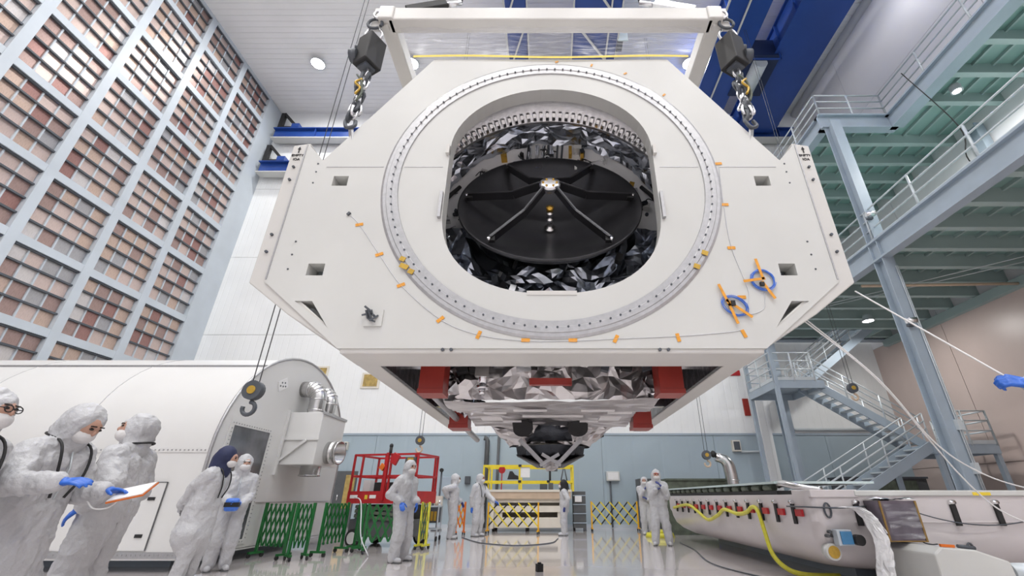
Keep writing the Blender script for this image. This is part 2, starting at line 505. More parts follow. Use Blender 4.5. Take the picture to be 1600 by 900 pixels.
for i in range(len(BY) - 1):
    y1 = BY[i] - 0.16; y0 = BY[i + 1] + 0.16
    for j, z in enumerate(BZ):
        z0 = z + 0.14; z1 = (BZ[j + 1] if j + 1 < len(BZ) else ZT) - 0.14
        h = z1 - z0; nr = 4 if h > 2 else 3
        yc = (y0 + y1) / 2; zc = (z0 + z1) / 2
        d = yc * 0.9018 + (zc - 1.1) * 0.4321
        up = (-yc * 0.4321 + (zc - 1.1) * 0.9018) / d
        seen = d > 12.0 and -0.30 < up < 0.78
        for k in range(1, 4):
            if seen: inst(mv, 'mullion', wl, (XL - 0.075, y0 + k * (y1 - y0) / 4, zc), scale=(1, 1, h / 2.19))
            else: far_mull.box((XL - 0.06, y0 + k * (y1 - y0) / 4, zc), (0.09, 0.045, h))
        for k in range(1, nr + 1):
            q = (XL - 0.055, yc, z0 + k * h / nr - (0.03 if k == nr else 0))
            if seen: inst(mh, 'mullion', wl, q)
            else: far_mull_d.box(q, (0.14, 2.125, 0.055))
        for a in range(4):
            for b in range(nr):
                ty = (i * 4 + 3.5 - a) / 16.0
                cy = y0 + (a + 0.5) * (y1 - y0) / 4; cz = z0 + (b + 0.5) * h / nr
                c = rnd.random()
                m = 'pane_beige' if c < 0.34 else 'pane_brown' if c < 0.58 else 'pane_tan' if c < 0.74 else 'pane_grey' if c < 0.84 else 'pane_pale' if c < 0.92 else 'pane_red'
                panes.append((0 if seen else 1, (cy ** 2 + (cz - 1.1) ** 2), cy, cz, h / nr, m))
panes.sort()
pm = {}
rest = {}
for n_, (hid, dd, cy, cz, hh, m) in enumerate(panes):
    dims = (0.03, PW - 0.035, hh - 0.03)
    if n_ < 300:
        key = (m, round(hh, 2))
        if key not in pm: pm[key] = MB().box((0, 0, 0), dims).mesh('filter_pane', m)
        inst(pm[key], 'filter_pane', wl, (XL - 0.11, cy, cz))
    else:
        rest.setdefault(m, MB()).box((XL - 0.11, cy, cz), dims)
for m, mb in rest.items():
    o = mb.build('filter_panes', m, wl); o['kind'] = 'stuff'
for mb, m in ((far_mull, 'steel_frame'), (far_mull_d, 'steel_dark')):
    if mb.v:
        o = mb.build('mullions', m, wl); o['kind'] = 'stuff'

# ------------------------------------------------------------------ ceiling lamps
def lamp(x, y, z, label, group, power, r=0.36, off=None):
    t = thing('high_bay_lamp', label, 'lamp', (x, y, z), 0, group)
    MB().lathe([(0.0, 0.0), (0.12, 0.0), (0.16, -0.10), (r, -0.22), (r + 0.03, -0.24), (r + 0.03, -0.28), (r - 0.02, -0.27)], n=20).build('housing', 'rail_grey', t, False)
    MB().lathe([(0.0, -0.262), (r - 0.01, -0.262)], n=20).build('lens' if off is None else 'lamp_lens_%d_offscreen' % off, 'lamp_lens', t, False)
    L = bpy.data.lights.new('lamp_light', 'AREA'); L.shape = 'DISK'; L.size = 2 * r
    L.energy = power; L.color = (1.0, 0.985, 0.96)
    lo = bpy.data.objects.new('lamp_light' if off is None else 'ceiling_lamp_%d_offscreen' % off, L); C.objects.link(lo)
    lo.parent = t; lo.location = (0, 0, -0.32)
    return t
for (x, y), lb in zip(LAMP_SEEN, ('round high bay lamp in the ribbed ceiling beside the filter pane wall', 'round high bay lamp seen through the lifting frame by the hoist under the bare ceiling',
                                  'round high bay lamp seen beside the bridge crane with the dark trolley')):
    lamp(x, y, ZC, lb, 'ceiling high bay lamps', LAMP_W)
for k, (x, y) in enumerate(LAMP_OFF):
    lamp(x, y, ZC, 'round high bay lamp in the ceiling rows on this side of the hanging cradle', 'ceiling high bay lamps', LAMP_W, 0.36, k + 1)

# ------------------------------------------------------------------ bridge cranes
def girder(root, x0, x1, z0, z1, y0, y1, ribs=True):
    """box girder: web with bottom and top flanges and stiffener plates"""
    MB().bb(x0 + 0.12, x1 - 0.12, y0, y1, z0 + 0.06, z1 - 0.06).build('web', 'crane_blue', root)
    MB().bb(x0, x1, y0, y1, z0, z0 + 0.06).build('flange', 'crane_blue', root)
    MB().bb(x0, x1, y0, y1, z1 - 0.06, z1).build('flange', 'crane_blue', root)
    y = y0 + 0.7
    while ribs and y < y1:
        MB().bb(x0 + 0.01, x1 - 0.01, y - 0.03, y + 0.03, z0 + 0.06, z1 - 0.06).build('stiffener', 'crane_blue', root)
        y += 1.55
cr = thing('bridge_crane', 'blue bridge crane with two girders above the hanging white frame', 'crane', (0.7, 12, 20.2))
girder(cr, -1.85, -1.0, 20.2, 21.6, -4, 19.3)
girder(cr, 1.2, 3.2, 20.2, 21.6, -4, 19.3)
for x in (-1.9, -0.9, 1.12, 2.75, 3.22):
    MB().bar((x, -4, 20.1), (x, 19.2, 20.1), 0.07).build('conductor_rail', 'white_paint', cr)
for k in range(9):
    a = -2 + k * 2.4
    MB().bar((1.2, a, 20.12), (3.2, a + 2.4, 20.12), 0.09).build('brace', 'white_paint', cr)
    MB().bar((-1.85, a + 2.4, 20.12), (-0.95, a, 20.12), 0.07).build('brace', 'white_paint', cr)
MB().bb(-2.3, 3.6, 19.0, 19.5, 20.9, 21.4).build('end_truck', 'crane_blue', cr)

c2 = thing('bridge_crane', 'blue bridge crane with dark trolley beside the grey upper deck', 'crane', (10.6, 12, 19.6))
girder(c2, 7.95, 9.75, 20.5, 21.7, -4, 19.3)
girder(c2, 11.0, 13.3, 20.5, 21.9, -4, 19.3)
for x in (7.85, 8.75):
    MB().bar((x, -4, 20.42), (x, 19.2, 20.42), 0.07).build('conductor_rail', 'white_paint', c2)
MB().bb(7.5, 13.6, 19.0, 19.5, 20.9, 21.4).build('end_truck', 'crane_blue', c2)
tr = MB().bb(9.6, 11.3, 14.2, 16.6, 20.4, 21.5).build('trolley', 'crane_dark', c2)
MB().cyl((10.4, 14.5, 20.3), (10.4, 16.3, 20.3), 0.35, n=18).build('drum', 'rail_grey', tr)
MB().bb(9.7, 11.2, 14.1, 14.16, 20.0, 20.06).bb(9.7, 9.76, 14.1, 14.16, 20.0, 20.5).bb(11.14, 11.2, 14.1, 14.16, 20.0, 20.5).build('hand_rail', 'crane_blue', tr)

def runway(x0, x1, z0, z1, xb, label):
    t = thing('runway_beam', label, 'beam', ((x0 + x1) / 2, YB - 0.45, z0))
    MB().bb(x0, x1, YB - 0.5, YB - 0.4, z0, z1).build('web', 'crane_blue', t)
    MB().bb(x0, x1, YB - 0.7, YB - 0.2, z1 - 0.06, z1).build('flange', 'crane_blue', t)
    MB().bb(x0, x1, YB - 0.7, YB - 0.2, z0 - 0.06, z0).build('flange', 'white_paint', t)
    x = x0 + 2.5
    while x < x1:
        MB().bb(x - 0.025, x + 0.025, YB - 0.66, YB - 0.4, z0, z1 - 0.06).build('stiffener', 'crane_blue', t)
        x += 2.5
    for xx in xb:
        br = MB().bar((xx, YB - 0.45, z1), (xx, YB - 0.45, z1 + 1.3), 0.22).bar((xx + 0.05, YB - 0.45, z1 + 1.3), (xx + 1.0, YB - 0.45, z1 + 0.25), 0.16).bb(xx, xx + 1.1, YB - 0.6, YB - 0.3, z1, z1 + 0.18).build('bracket', 'black_dull', t)
        MB().bb(xx + 0.75, xx + 1.2, YB - 0.62, YB - 0.28, z1 + 0.1, z1 + 0.4).build('shoe', 'crane_blue', br)
    MB().bb(x0, x1, YB - 0.4, YB, z0 + 0.1, z0 + 0.25).build('wall_tie', 'white_paint', t)
runway(-16.3, 14.6, 20.2, 20.95, [-16.1], 'upper blue runway beam on the white back wall')
runway(-16.45, -9.0, 17.65, 18.4, [-16.3], 'short lower blue runway beam with black bracket on the white wall')

# ------------------------------------------------------------------ steel mezzanine on the right
def deck(root, x0, x1, y0, y1, zt, joists, xrib0):
    """floor deck seen from below: metal pan with ribs on joists with light flanges"""
    MB().bb(x0, x1, y0, y1, zt - 0.1, zt).build('deck_pan', 'deck_teal', root)
    x = xrib0
    while x < x1 - 0.1:
        MB().bb(x - 0.035, x + 0.035, y0, y1, zt - 0.2, zt - 0.1).build('deck_rib', 'joist_teal', root)
        x += 0.64
    for y in joists:
        j = MB().bb(x0, x1, y - 0.03, y + 0.03, zt - 0.55, zt - 0.1).build('joist', 'joist_teal', root)
        MB().bb(x0, x1, y - 0.09, y + 0.09, zt - 0.58, zt - 0.55).build('flange', 'joist_teal', j)
def edge_beam(root, p, q, zt, h=0.62, m='steel_blue'):
    p = Vector(p); q = Vector(q)
    u = Vector((0, 0, 1))
    for nm, dz, w, hh in (('web', -h / 2, 0.06, h), ('flange', -0.03, 0.3, 0.06), ('flange', -h, 0.3, 0.06)):
        MB().bar((p.x, p.y, zt + dz), (q.x, q.y, zt + dz), w, hh).build('edge_' + nm, m, root)
def rail(root, pts, z, n_post, hs=(0.42, 0.75, 1.07), r=0.026, m='rail_grey', toe=True):
    """guard rail: posts and three rails along a polyline at height z (z may be a list)"""
    zz = z if isinstance(z, (list, tuple)) else [z] * len(pts)
    P = [Vector((p[0], p[1], q)) for p, q in zip(pts, zz)]
    for a, b, n in zip(P[:-1], P[1:], n_post):
        for h in hs:
            MB().cyl(a + V(0, 0, h), b + V(0, 0, h), r, n=8).build('rail', m, root)
        if toe: MB().bar(a + V(0, 0, 0.06), b + V(0, 0, 0.06), 0.02, 0.12).build('toe_board', m, root)
        for k in range(n + 1):
            c = a.lerp(b, k / n)
            MB().cyl(c - V(0, 0, 0.1), c + V(0, 0, hs[-1] + 0.01), r * 1.25, n=8).build('post', m, root)

mz = thing('steel_mezzanine', 'grey two level steel mezzanine with teal decks beside the beige wall', 'mezzanine', (12.5, 8, 0))
UZ, LZ = 13.65, 8.15
deck(mz, 9.95, XR, 11.7, YB - 0.2, UZ, [11.43 + 1.08 * k for k in range(1, 8)], 10.3)
deck(mz, 12.4, XR, 1.0, 11.7, UZ, [1.72 + 1.11 * k for k in range(9)], 12.85)
deck(mz, 10.05, XR, 0.5, 17.62, LZ, [1.1 + 1.094 * k for k in range(16)], 10.65)
deck(mz, 10.05, 12.2, 17.62, 19.0, LZ, [18.6], 10.65)          # either side of the stair opening
deck(mz, 14.4, XR, 17.62, 19.0, LZ, [18.6], 14.49)
for xx in (12.2, 14.4): MB().bar((xx, 17.6, LZ - 0.3), (xx, 19.0, LZ - 0.3), 0.06, 0.5).build('trimmer', 'joist_teal', mz)
edge_beam(mz, (9.95, 11.7), (9.95, YB - 0.2), UZ)
edge_beam(mz, (9.8, 11.7), (12.5, 11.7), UZ)
edge_beam(mz, (12.4, 1.0), (12.4, 11.7), UZ)
edge_beam(mz, (10.0, 0.5), (10.0, 19.0), LZ)
edge_beam(mz, (10.0, 19.0), (XR, 19.0), LZ)
MB().bar((12.55, 1.0, UZ - 0.62), (12.55, 11.6, UZ - 0.62), 0.28, 0.05).build('edge_flange', 'steel_blue', mz)
rail(mz, [(12.4, 1.0), (12.4, 11.7)], UZ, [6])
rail(mz, [(12.4, 11.7), (9.95, 11.7)], UZ, [2])
rail(mz, [(9.95, 11.7), (9.95, 19.6)], UZ, [5])
rail(mz, [(10.0, 0.5), (10.0, 18.8)], LZ, [10])
MB().bar((XR - 0.15, 0.5, LZ - 0.75), (XR - 0.15, 19, LZ - 0.75), 0.25, 0.3).build('ledger', 'joist_teal', mz)
def column(root, x, y, z0, z1, m='steel_blue'):
    MB().bb(x - 0.02, x + 0.02, y - 0.17, y + 0.17, z0, z1).bb(x - 0.17, x + 0.17, y - 0.19, y - 0.16, z0, z1).bb(x - 0.17, x + 0.17, y + 0.16, y + 0.19, z0, z1).build('column', m, root)
column(mz, 10.05, 11.45, 0, UZ - 0.6)
MB().bb(9.72, 10.38, 11.1, 11.8, 0, 0.05).build('base_plate', 'steel_blue', mz)
for z in (0.6, 1.6): MB().bb(10.1, 10.22, 11.15, 11.3, z + 1.0, z + 1.25).build('junction_box', 'rail_grey', mz)
for dx in (0.10, 0.145):
    MB().cyl((10.05 + dx, 11.22, 0.3), (10.05 + dx, 11.22, 7.2), 0.018, n=6).build('conduit', 'rail_grey', mz)
column(mz, 10.0, 18.98, 0, UZ - 0.6)
column(mz, 15.2, 11.6, 0, UZ - 0.6)
for x, y, z in ((9.9, 11.2, 5.45), (9.9, 11.2, 8.95)):
    t = thing('camera_housing', 'small silver camera clamped to the steel column ' + ('under the lower deck' if z < 6 else 'above the lower deck edge'), 'camera', (x, y, z))
    MB().cyl((x - 0.12, y - 0.05, z), (x + 0.12, y - 0.12, z), 0.08, n=12).build('body', 'silver', t)
    MB().box((x, y, z - 0.12), (0.16, 0.1, 0.05)).bar((x, y, z - 0.12), (x, y + 0.1, z - 0.05), 0.04).build('bracket', 'steel_dark', t)
lamp(13.1, 9.9, UZ - 0.55, 'bright work lamp hanging under the upper teal deck', None, 260, 0.13)
lamp(12.55, 16.0, LZ - 0.55, 'round pendant lamp under the lower mezzanine deck', None, 120, 0.2)
tag(MB().tube(spline([(10.9, 9.3, 12.9), (11.4, 9.0, 10.4), (11.3, 9.1, 9.4), (11.6, 9.2, 8.9)]), 0.015, 6).build('hanging_cord', 'black_dull'), 'thin black cord hanging from the upper teal deck', 'cord')
for k, (p, q) in enumerate((((10.2, 14.6, 7.45), (15.3, 10.0, 7.5)), ((10.2, 14.9, 7.45), (15.3, 10.7, 7.5)))):
    MB().cyl(p, q, 0.014, n=6).build('conduit', 'rail_grey', mz)
MB().cyl((10.3, 12.9, 7.35), (15.4, 12.7, 7.35), 0.05, n=8).build('pipe', 'tan_panel', mz)

# ------------------------------------------------------------------ stair tower
st = thing('steel_stairs', 'grey steel stairs zigzagging from the floor to the mezzanine deck', 'stairs', (11, 16.6, 0))
def flight(root, p, q, w, n):
    """stairs from p (low) to q (high) running along x, w wide in y"""
    p = Vector(p); q = Vector(q)
    for dy in (0, w):
        MB().bar(p + V(0, dy, 0), q + V(0, dy, 0), 0.05, 0.30).build('stringer', 'steel_blue', root)
        for h in (0.55, 0.8, 1.05):
            MB().cyl(p + V(0, dy, h), q + V(0, dy, h), 0.024, n=8).build('hand_rail', 'rail_grey', root)
        for k in range(4):
            c = p.lerp(q, k / 3) + V(0, dy, 0)
            MB().cyl(c, c + V(0, 0, 1.06), 0.026, n=8).build('post', 'rail_grey', root)
    tm = None
    for k in range(n):
        c = p.lerp(q, (k + 0.5) / n) + V(0, w / 2, 0.02)
        MB().box(c, (0.27, w - 0.05, 0.045)).build('tread', 'rail_grey', root)
flight(st, (7.9, 15.4, 0.1), (12.8, 15.4, 2.65), 0.95, 14)
flight(st, (13.6, 16.6, 2.75), (10.1, 16.6, 5.05), 0.95, 13)
flight(st, (10.4, 17.8, 5.2), (14.2, 17.8, 7.9), 0.95, 14)
def landing(root, x0, x1, y0, y1, z, rails):
    MB().bb(x0, x1, y0, y1, z - 0.05, z).build('landing_plate', 'steel_blue', root)
    for a, b in (((x0, y0), (x1, y0)), ((x0, y1), (x1, y1)), ((x0, y0), (x0, y1)), ((x1, y0), (x1, y1))):
        MB().bar((a[0], a[1], z - 0.17), (b[0], b[1], z - 0.17), 0.06, 0.26).build('landing_beam', 'steel_blue', root)
    for pts, n in rails: rail(root, pts, z, n)
landing(st, 8.55, 10.4, 16.4, 18.72, 5.1, [([(8.55, 16.4), (8.55, 18.72)], [2]), ([(8.55, 16.4), (10.1, 16.4)], [2]), ([(8.55, 18.72), (10.3, 18.72)], [2])])
landing(st, 12.8, 14.9, 15.3, 17.6, 2.7, [([(14.9, 15.3), (14.9, 17.6)], [2]), ([(13.2, 15.3), (14.9, 15.3)], [2])])
for x, y, z in ((8.6, 16.4, 6.3), (8.6, 18.66, 6.3), (12.9, 17.5, 2.6), (14.85, 15.4, 2.6), (14.85, 17.5, 2.6), (12.9, 15.4, 2.6)):
    MB().bar((x, y, 0), (x, y, z), 0.14).build('post', 'steel_blue', st)
fb = thing('tool_cabinet', 'dark grey cabinet standing under the stair landing', 'cabinet', (13.2, 18.7, 0))
MB().bb(11.4, 14.6, 18.4, 19.3, 0.06, 1.75).build('body', 'charcoal', fb)
MB().bb(11.35, 14.65, 18.35, 19.35, 1.75, 1.82).build('top', 'steel_dark', fb)
for x in (12.2, 13.0, 13.8): MB().bb(x - 0.38, x + 0.38, 18.37, 18.4, 0.12, 1.68).build('door', 'olive', fb)

# ------------------------------------------------------------------ fittings on the back wall
def pipe(name, pts, r, m, label, cat='pipe'):
    return tag(MB().tube(pts, r, 8).build(name, m), label, cat)
pipe('conduit', [(10.35, YB - 0.08, 5.4), (10.35, YB - 0.08, 4.3), (10.5, YB - 0.08, 3.9), (10.85, YB - 0.08, 3.77), (15.2, YB - 0.08, 3.77)], 0.06, 'rail_grey', 'grey conduit bending along the wall under the stair landing')
pipe('conduit', [(8.28, YB - 0.06, 2.87), (9.05, YB - 0.06, 2.87), (9.17, YB - 0.06, 3.0), (9.17, YB - 0.06, 3.5)], 0.045, 'rail_grey', 'thin pale conduit running from the wall alarm on the blue wall')
pipe('wall_pipe', [(-2.75, YB - 0.14, 3.42), (-2.66, YB - 0.14, 3.4), (-2.6, YB - 0.14, 3.3), (-2.6, YB - 0.14, 0.02)], 0.10, 'charcoal', 'thick dark grey pipe running down the blue wall')
pipe('wall_pipe', [(-2.12, YB - 0.08, 3.5), (-2.12, YB - 0.08, 0.02)], 0.055, 'charcoal', 'slim dark grey pipe beside the thick wall pipe')
MB_ = MB().bb(9.3, 9.75, YB - 0.14, YB + 0.05, 0.12, 9.5)
tag(MB_.build('wall_pilaster', 'wall_white'), 'white vertical pilaster against the back wall by the landing', 'pilaster')
def wallbox(x, z, w, h, d, m, label, cat, name, m2='steel_dark'):
    t = thing(name, label, cat, (x, YB - d, z))
    MB().bb(x - w / 2, x + w / 2, YB - d, YB - 0.001, z - h / 2, z + h / 2).build('case', m, t, bevel=0.01)
    MB().bb(x - w * 0.38, x + w * 0.38, YB - d - 0.012, YB - d, z - h * 0.38, z + h * 0.38).build('cover', m2, t)
wallbox(-8.75, 3.1, 0.3, 0.32, 0.18, 'cream', 'cream wall alarm with dark beacon left of the lift', 'alarm', 'wall_alarm')
wallbox(8.1, 3.1, 0.34, 0.45, 0.2, 'cream', 'cream wall alarm with dark beacon above the silver duct', 'alarm', 'wall_alarm')
wallbox(2.72, 1.9, 0.55, 0.36, 0.2, 'white_paint', 'small white control box on a grey stem by the gate', 'control box', 'control_box', 'paper')
pipe('stem_pipe', [(2.6, YB - 0.09, 1.7), (2.6, YB - 0.09, 0.02)], 0.035, 'steel_dark', 'dark stem below the white control box')
wallbox(-4.15, 1.5, 0.5, 0.75, 0.14, 'steel_blue', 'grey electrical panel on the blue wall behind the workers', 'panel', 'electrical_panel', 'steel_blue')
wallbox(-3.35, 1.75, 0.22, 0.3, 0.14, 'steel_dark', 'small black switch box on the blue wall', 'switch box', 'switch_box')
wallbox(-10.55, 6.25, 0.75, 0.75, 0.05, 'cream', 'square amber wall window above the white container', 'window', 'wall_hatch', 'window_amber')
wallbox(-8.15, 5.95, 0.85, 0.72, 0.05, 'cream', 'square amber wall window behind the frame rail', 'window', 'wall_hatch', 'window_amber')
wallbox(8.9, 4.75, 0.26, 0.75, 0.05, 'red_paint', 'narrow red plate fixed on the white back wall', 'plate', 'wall_plate', 'red_paint')
wallbox(8.55, 6.3, 0.7, 0.25, 0.05, 'lift_red', 'small red sign on the white wall beside the frame', 'sign', 'wall_sign', 'lift_red')
d1 = struct(MB().bb(-9.5, -8.0, YB - 0.06, YB + 0.02, 0, 2.1), 'door_1', 'charcoal')
MB().bb(-8.45, -8.05, YB - 0.08, YB - 0.06, 0.7, 1.95).build('pane', 'window_amber', d1)
MB().cyl((-8.65, YB - 0.13, 1.0), (-8.65, YB - 0.13, 1.2), 0.02, n=8).build('handle', 'silver', d1)

# ------------------------------------------------------------------ the hanging white frame
BX = 0.03                      # centre line of the frame
HZ = 3.58                      # centre height of its round opening
Y0, YE = 3.0, 7.2              # front face and far end
fr = thing('transport_cradle', 'huge white eight sided cradle with bolted ring hanging from chains', 'cradle', (BX, Y0, 2.03))
def sym(pts):
    return [(BX + x, z) for x, z in pts] + [(BX - x, z) for x, z in reversed(pts)]
outer = sym([(1.535, 2.06), (2.2, 2.59), (2.2, 3.99), (2.02, 3.79), (1.18, 5.11)])
hole = []
RH = 1.09
for k in range(29):            # upper half ellipse
    a = PI * k / 28
    hole.append((BX + 0.905 * math.cos(a), 3.92 + 0.76 * math.sin(a)))
for k in range(33):            # straight sides run into a squarish lower curve
    a = PI + PI * k / 32
    c, q = math.cos(a), math.sin(a)
    hole.append((BX + 0.905 * math.copysign(abs(c) ** (2 / 2.35), c), 3.28 - 0.79 * abs(q) ** (2 / 2.35)))
slots = []
for sx in (-1, 1):
    for x, z in ((1.82, 3.565), (1.835, 2.70)):
        w = 0.065
        slots.append([(BX + sx * x - w, z - 0.055), (BX + sx * x + w, z - 0.055), (BX + sx * x + w, z + 0.05), (BX + sx * x - w, z + 0.05)])
    slots.append([(BX + sx * 1.93, 2.43), (BX + sx * 1.80, 2.43), (BX + sx * 1.64, 2.22)])
front = plate(outer, [hole] + slots, Y0, Y0 + 0.14).build('front_plate', 'white_paint', fr)
# bolted ring: several low steps
RI, RO = 1.31, 1.455
MB().lathe([(RI, 0.0), (RI + 0.004, 0.012), (RI + 0.05, 0.012), (RI + 0.055, 0.018), (RI + 0.095, 0.018), (RI + 0.10, 0.012), (RO - 0.02, 0.012), (RO, 0.004), (RO, 0.0)], (BX, Y0, HZ), (0, -1, 0), 128, False).build('bolt_ring', 'ring_metal', fr)
bm_ = MB()
for k in range(108):
    a = 2 * PI * (k + 0.5) / 108
    c = V(BX + 1.366 * math.cos(a), Y0 - 0.018, HZ + 1.366 * math.sin(a))
    bm_.cyl(c + V(0, 0.004, 0), c - V(0, 0.006, 0), 0.0085, n=6)
o = bm_.build('bolts', 'steel_dark', fr); o['kind'] = 'stuff'
# lip inside the opening, bottom tab, side clips, seams
MB().box((BX, Y0 + 0.03, HZ - RH + 0.005), (0.38, 0.07, 0.035)).build('tab', 'warm_white', fr)
for sx in (-1, 1):
    MB().box((BX + sx * 0.925, Y0 - 0.01, 3.30), (0.025, 0.05, 0.26)).build('clip', 'ring_metal', fr)
    MB().box((BX + sx * 0.92, Y0 - 0.008, 3.90), (0.03, 0.05, 0.10)).build('clip', 'warm_white', fr)
    MB().box((BX + sx * 1.12, Y0 - 0.001, 3.715), (0.34, 0.004, 0.008)).build('seam', 'ring_metal', fr)
    MB().box((BX + sx * 1.72, Y0 - 0.001, 3.715), (0.50, 0.004, 0.008)).build('seam', 'ring_metal', fr)
    # side shell: front edge shows as a strip outside the face
    t = 0.05
    shell = [(1.52, 2.06), (1.97, 2.33), (2.33, 2.59), (2.33, 3.97), (2.18, 4.0), (2.18, 2.66), (1.52, 2.14)]
    MB().prism([(BX + sx * x, z) for x, z in shell], 'y', Y0 + 0.012, YE).build('side_shell', 'warm_white', fr, bevel=0.008)
    MB().box((BX + sx * 2.197, Y0 + 0.005, 3.29), (0.012, 0.02, 1.36)).build('fold', 'ring_metal', fr)
    # rivets on the strip and beside the fold
    rv = MB()
    for z in (3.72, 3.58, 3.02, 2.86): rv.cyl((BX + sx * 2.265, Y0 + 0.02, z), (BX + sx * 2.265, Y0 - 0.005, z), 0.012, n=6)
    for z in (3.75, 3.66, 3.54, 2.95, 2.83, 2.70): rv.cyl((BX + sx * (2.05 + 0.01 * (z > 3.7)), Y0 + 0.01, z), (BX + sx * 2.05, Y0 - 0.004, z), 0.008, n=6)
    o = rv.build('rivets', 'steel_dark', fr); o['kind'] = 'stuff'
    # marking: arrow and words
    xx = BX + sx * 2.265
    MB().bar((xx, Y0 + 0.008, 3.885), (xx, Y0 + 0.008, 3.935), 0.008, 0.004, (0, 1, 0)).prism([(xx - 0.014, 3.925), (xx + 0.014, 3.925), (xx, 3.955)], 'y', Y0 + 0.006, Y0 + 0.011).build('marking', 'black_dull', fr)
    text_mb('EMPTY', 0.036, (xx, Y0 + 0.009, 3.855), (1, 0, 0), (0, 0, 1)).build('marking', 'black_dull', fr)
    text_mb('IOA', 0.036, (xx, Y0 + 0.009, 3.81), (1, 0, 0), (0, 0, 1)).build('marking', 'black_dull', fr)
    # longitudinal bottom rail and inner wall
    MB().bb(BX + sx * 1.36, BX + sx * 1.53, Y0 + 0.14, YE, 2.035, 2.2).build('bottom_rail', 'warm_white', fr, bevel=0.01)
    MB().bb(BX + sx * 1.325, BX + sx * 1.36, Y0 + 0.3, YE, 2.04, 4.8).build('inner_wall', 'dark_foil', fr)
    for z in (3.565, 2.70):
        MB().cyl((BX + sx * 1.80, Y0 + 0.2, z - 0.03), (BX + sx * 1.86, Y0 + 0.2, z - 0.03), 0.035, n=10).build('lug', 'black_dull', fr)
        MB().bb(BX + sx * 1.70, BX + sx * 1.96, Y0 + 0.26, Y0 + 0.28, z - 0.12, z + 0.12).build('pocket_plate', 'rail_grey', fr)
MB().bb(BX - 1.52, BX + 1.52, Y0 + 0.01, Y0 + 0.36, 2.025, 2.075).build('front_sill', 'warm_white', fr, bevel=0.012)
MB().bb(BX - 1.4, BX + 1.4, Y0 + 0.30, Y0 + 0.36, 2.07, 2.32).build('sill_web', 'warm_white', fr)
MB().bb(BX - 1.15, BX + 1.15, YE - 0.08, YE, 2.6, 4.9).build('back_plate', 'dark_foil', fr)
MB().prism([(BX - 1.18, 5.09), (BX + 1.18, 5.09), (BX + 1.9, 4.0), (BX + 1.86, 4.0), (BX + 1.15, 5.05), (BX - 1.15, 5.05), (BX - 1.86, 4.0), (BX - 1.9, 4.0)], 'y', Y0 + 0.14, YE).build('roof_shell', 'warm_white', fr)
for sx in (-0.75, 0.8):
    for dx in (-0.03, 0.03):
        MB().cyl((BX + sx + dx, Y0 + 0.005, 2.05), (BX + sx + dx, Y0 - 0.008, 2.05), 0.012, n=8).build('bolt', 'steel_dark', fr)
# strips of tape
TP = [(-1.54, 3.11, .2), (-1.33, 2.83, .35), (-1.12, 2.56, .4), (-0.79, 2.28, .75), (-0.5, 2.16, 1.2), (-0.16, 2.12, 0), (0.18, 2.12, 0), (0.49, 2.13, 1.1), (0.94, 2.14, 1.75), (1.5, 3.75, 0.1), (1.48, 3.31, 0), (1.46, 2.89, 0), (1.12, 4.6, .9), (0.77, 4.9, .6), (0.44, 5.02, 1.2), (0.09, 5.07, .4), (1.42, 2.17, 1.9), (1.46, 2.46, 0)]
for x, z, a in TP:
    small = z > 4.5
    MB().box((x, Y0 - 0.004, z), (0.035 if small else 0.062, 0.003, 0.018 if small else 0.026), 0, 0, -a).build('tape', 'tape_orange', fr)
for x, z, w in ((-1.135, 2.78, .045), (-1.115, 2.715, .07), (-1.055, 2.67, .045), (1.235, 2.835, .05), (1.155, 2.715, .05)):
    MB().box((x, Y0 - 0.021, z), (w, 0.003, 0.04), 0, 0, 0.4).build('tape', 'tape_gold', fr)
for (a, b), (c, d) in [((1.62, 2.78), (1.645, 2.60)), ((1.49, 2.585), (1.66, 2.61)), ((1.63, 2.585), (1.70, 2.44)), ((1.295, 2.56), (1.35, 2.38)), ((1.345, 2.40), (1.385, 2.24)), ((1.33, 2.43), (1.50, 2.29))]:
    MB().bar((a, Y0 - 0.022, b), (c, Y0 - 0.022, d), 0.021, 0.003, (0, 1, 0)).build('tape', 'tape_orange', fr)
# coils of blue wire taped to the face, thin wires
def coil(cx, cz, r, n, seed, ell=1.0, tilt=0.0, th=0.003):
    rr = random.Random(seed); pts = []
    for k in range(n * 24):
        a = 2 * PI * k / 24
        q = r * (1 + 0.10 * math.sin(k * 0.11 + seed)) + rr.uniform(-0.003, 0.003)
        x, z = q * math.cos(a), q * ell * math.sin(a)
        pts.append((cx + x * math.cos(tilt) - z * math.sin(tilt), Y0 - 0.008 - 0.012 * (k / (n * 24)), cz + x * math.sin(tilt) + z * math.cos(tilt)))
    return MB().tube(pts, th, 5)
coil(1.645, 2.60, 0.085, 5, 1).build('wire_coil', 'wire_blue', fr)
coil(1.39, 2.385, 0.095, 4, 2, 0.75, -0.5).build('wire_coil', 'wire_blue', fr)
MB().box((1.625, Y0 - 0.025, 2.56), (0.03, 0.02, 0.03)).build('connector', 'black_dull', fr)
MB().box((1.375, Y0 - 0.025, 2.40), (0.03, 0.02, 0.04)).build('connector', 'black_dull', fr)
W1 = spline([(-1.63, 3.2), (-1.54, 3.11), (-1.33, 2.83), (-1.12, 2.56), (-0.79, 2.28), (-0.5, 2.16), (-0.16, 2.115), (0.18, 2.115), (0.49, 2.13), (0.94, 2.15), (1.3, 2.18), (1.42, 2.2)]
            and [V(x, Y0 - 0.003, z) for x, z in [(-1.63, 3.2), (-1.54, 3.11), (-1.33, 2.83), (-1.12, 2.56), (-0.79, 2.28), (-0.5, 2.16), (-0.16, 2.115), (0.18, 2.115), (0.49, 2.13), (0.94, 2.15), (1.3, 2.18), (1.42, 2.2)]])
MB().tube(W1, 0.003, 4).build('wire', 'wire_grey', fr)
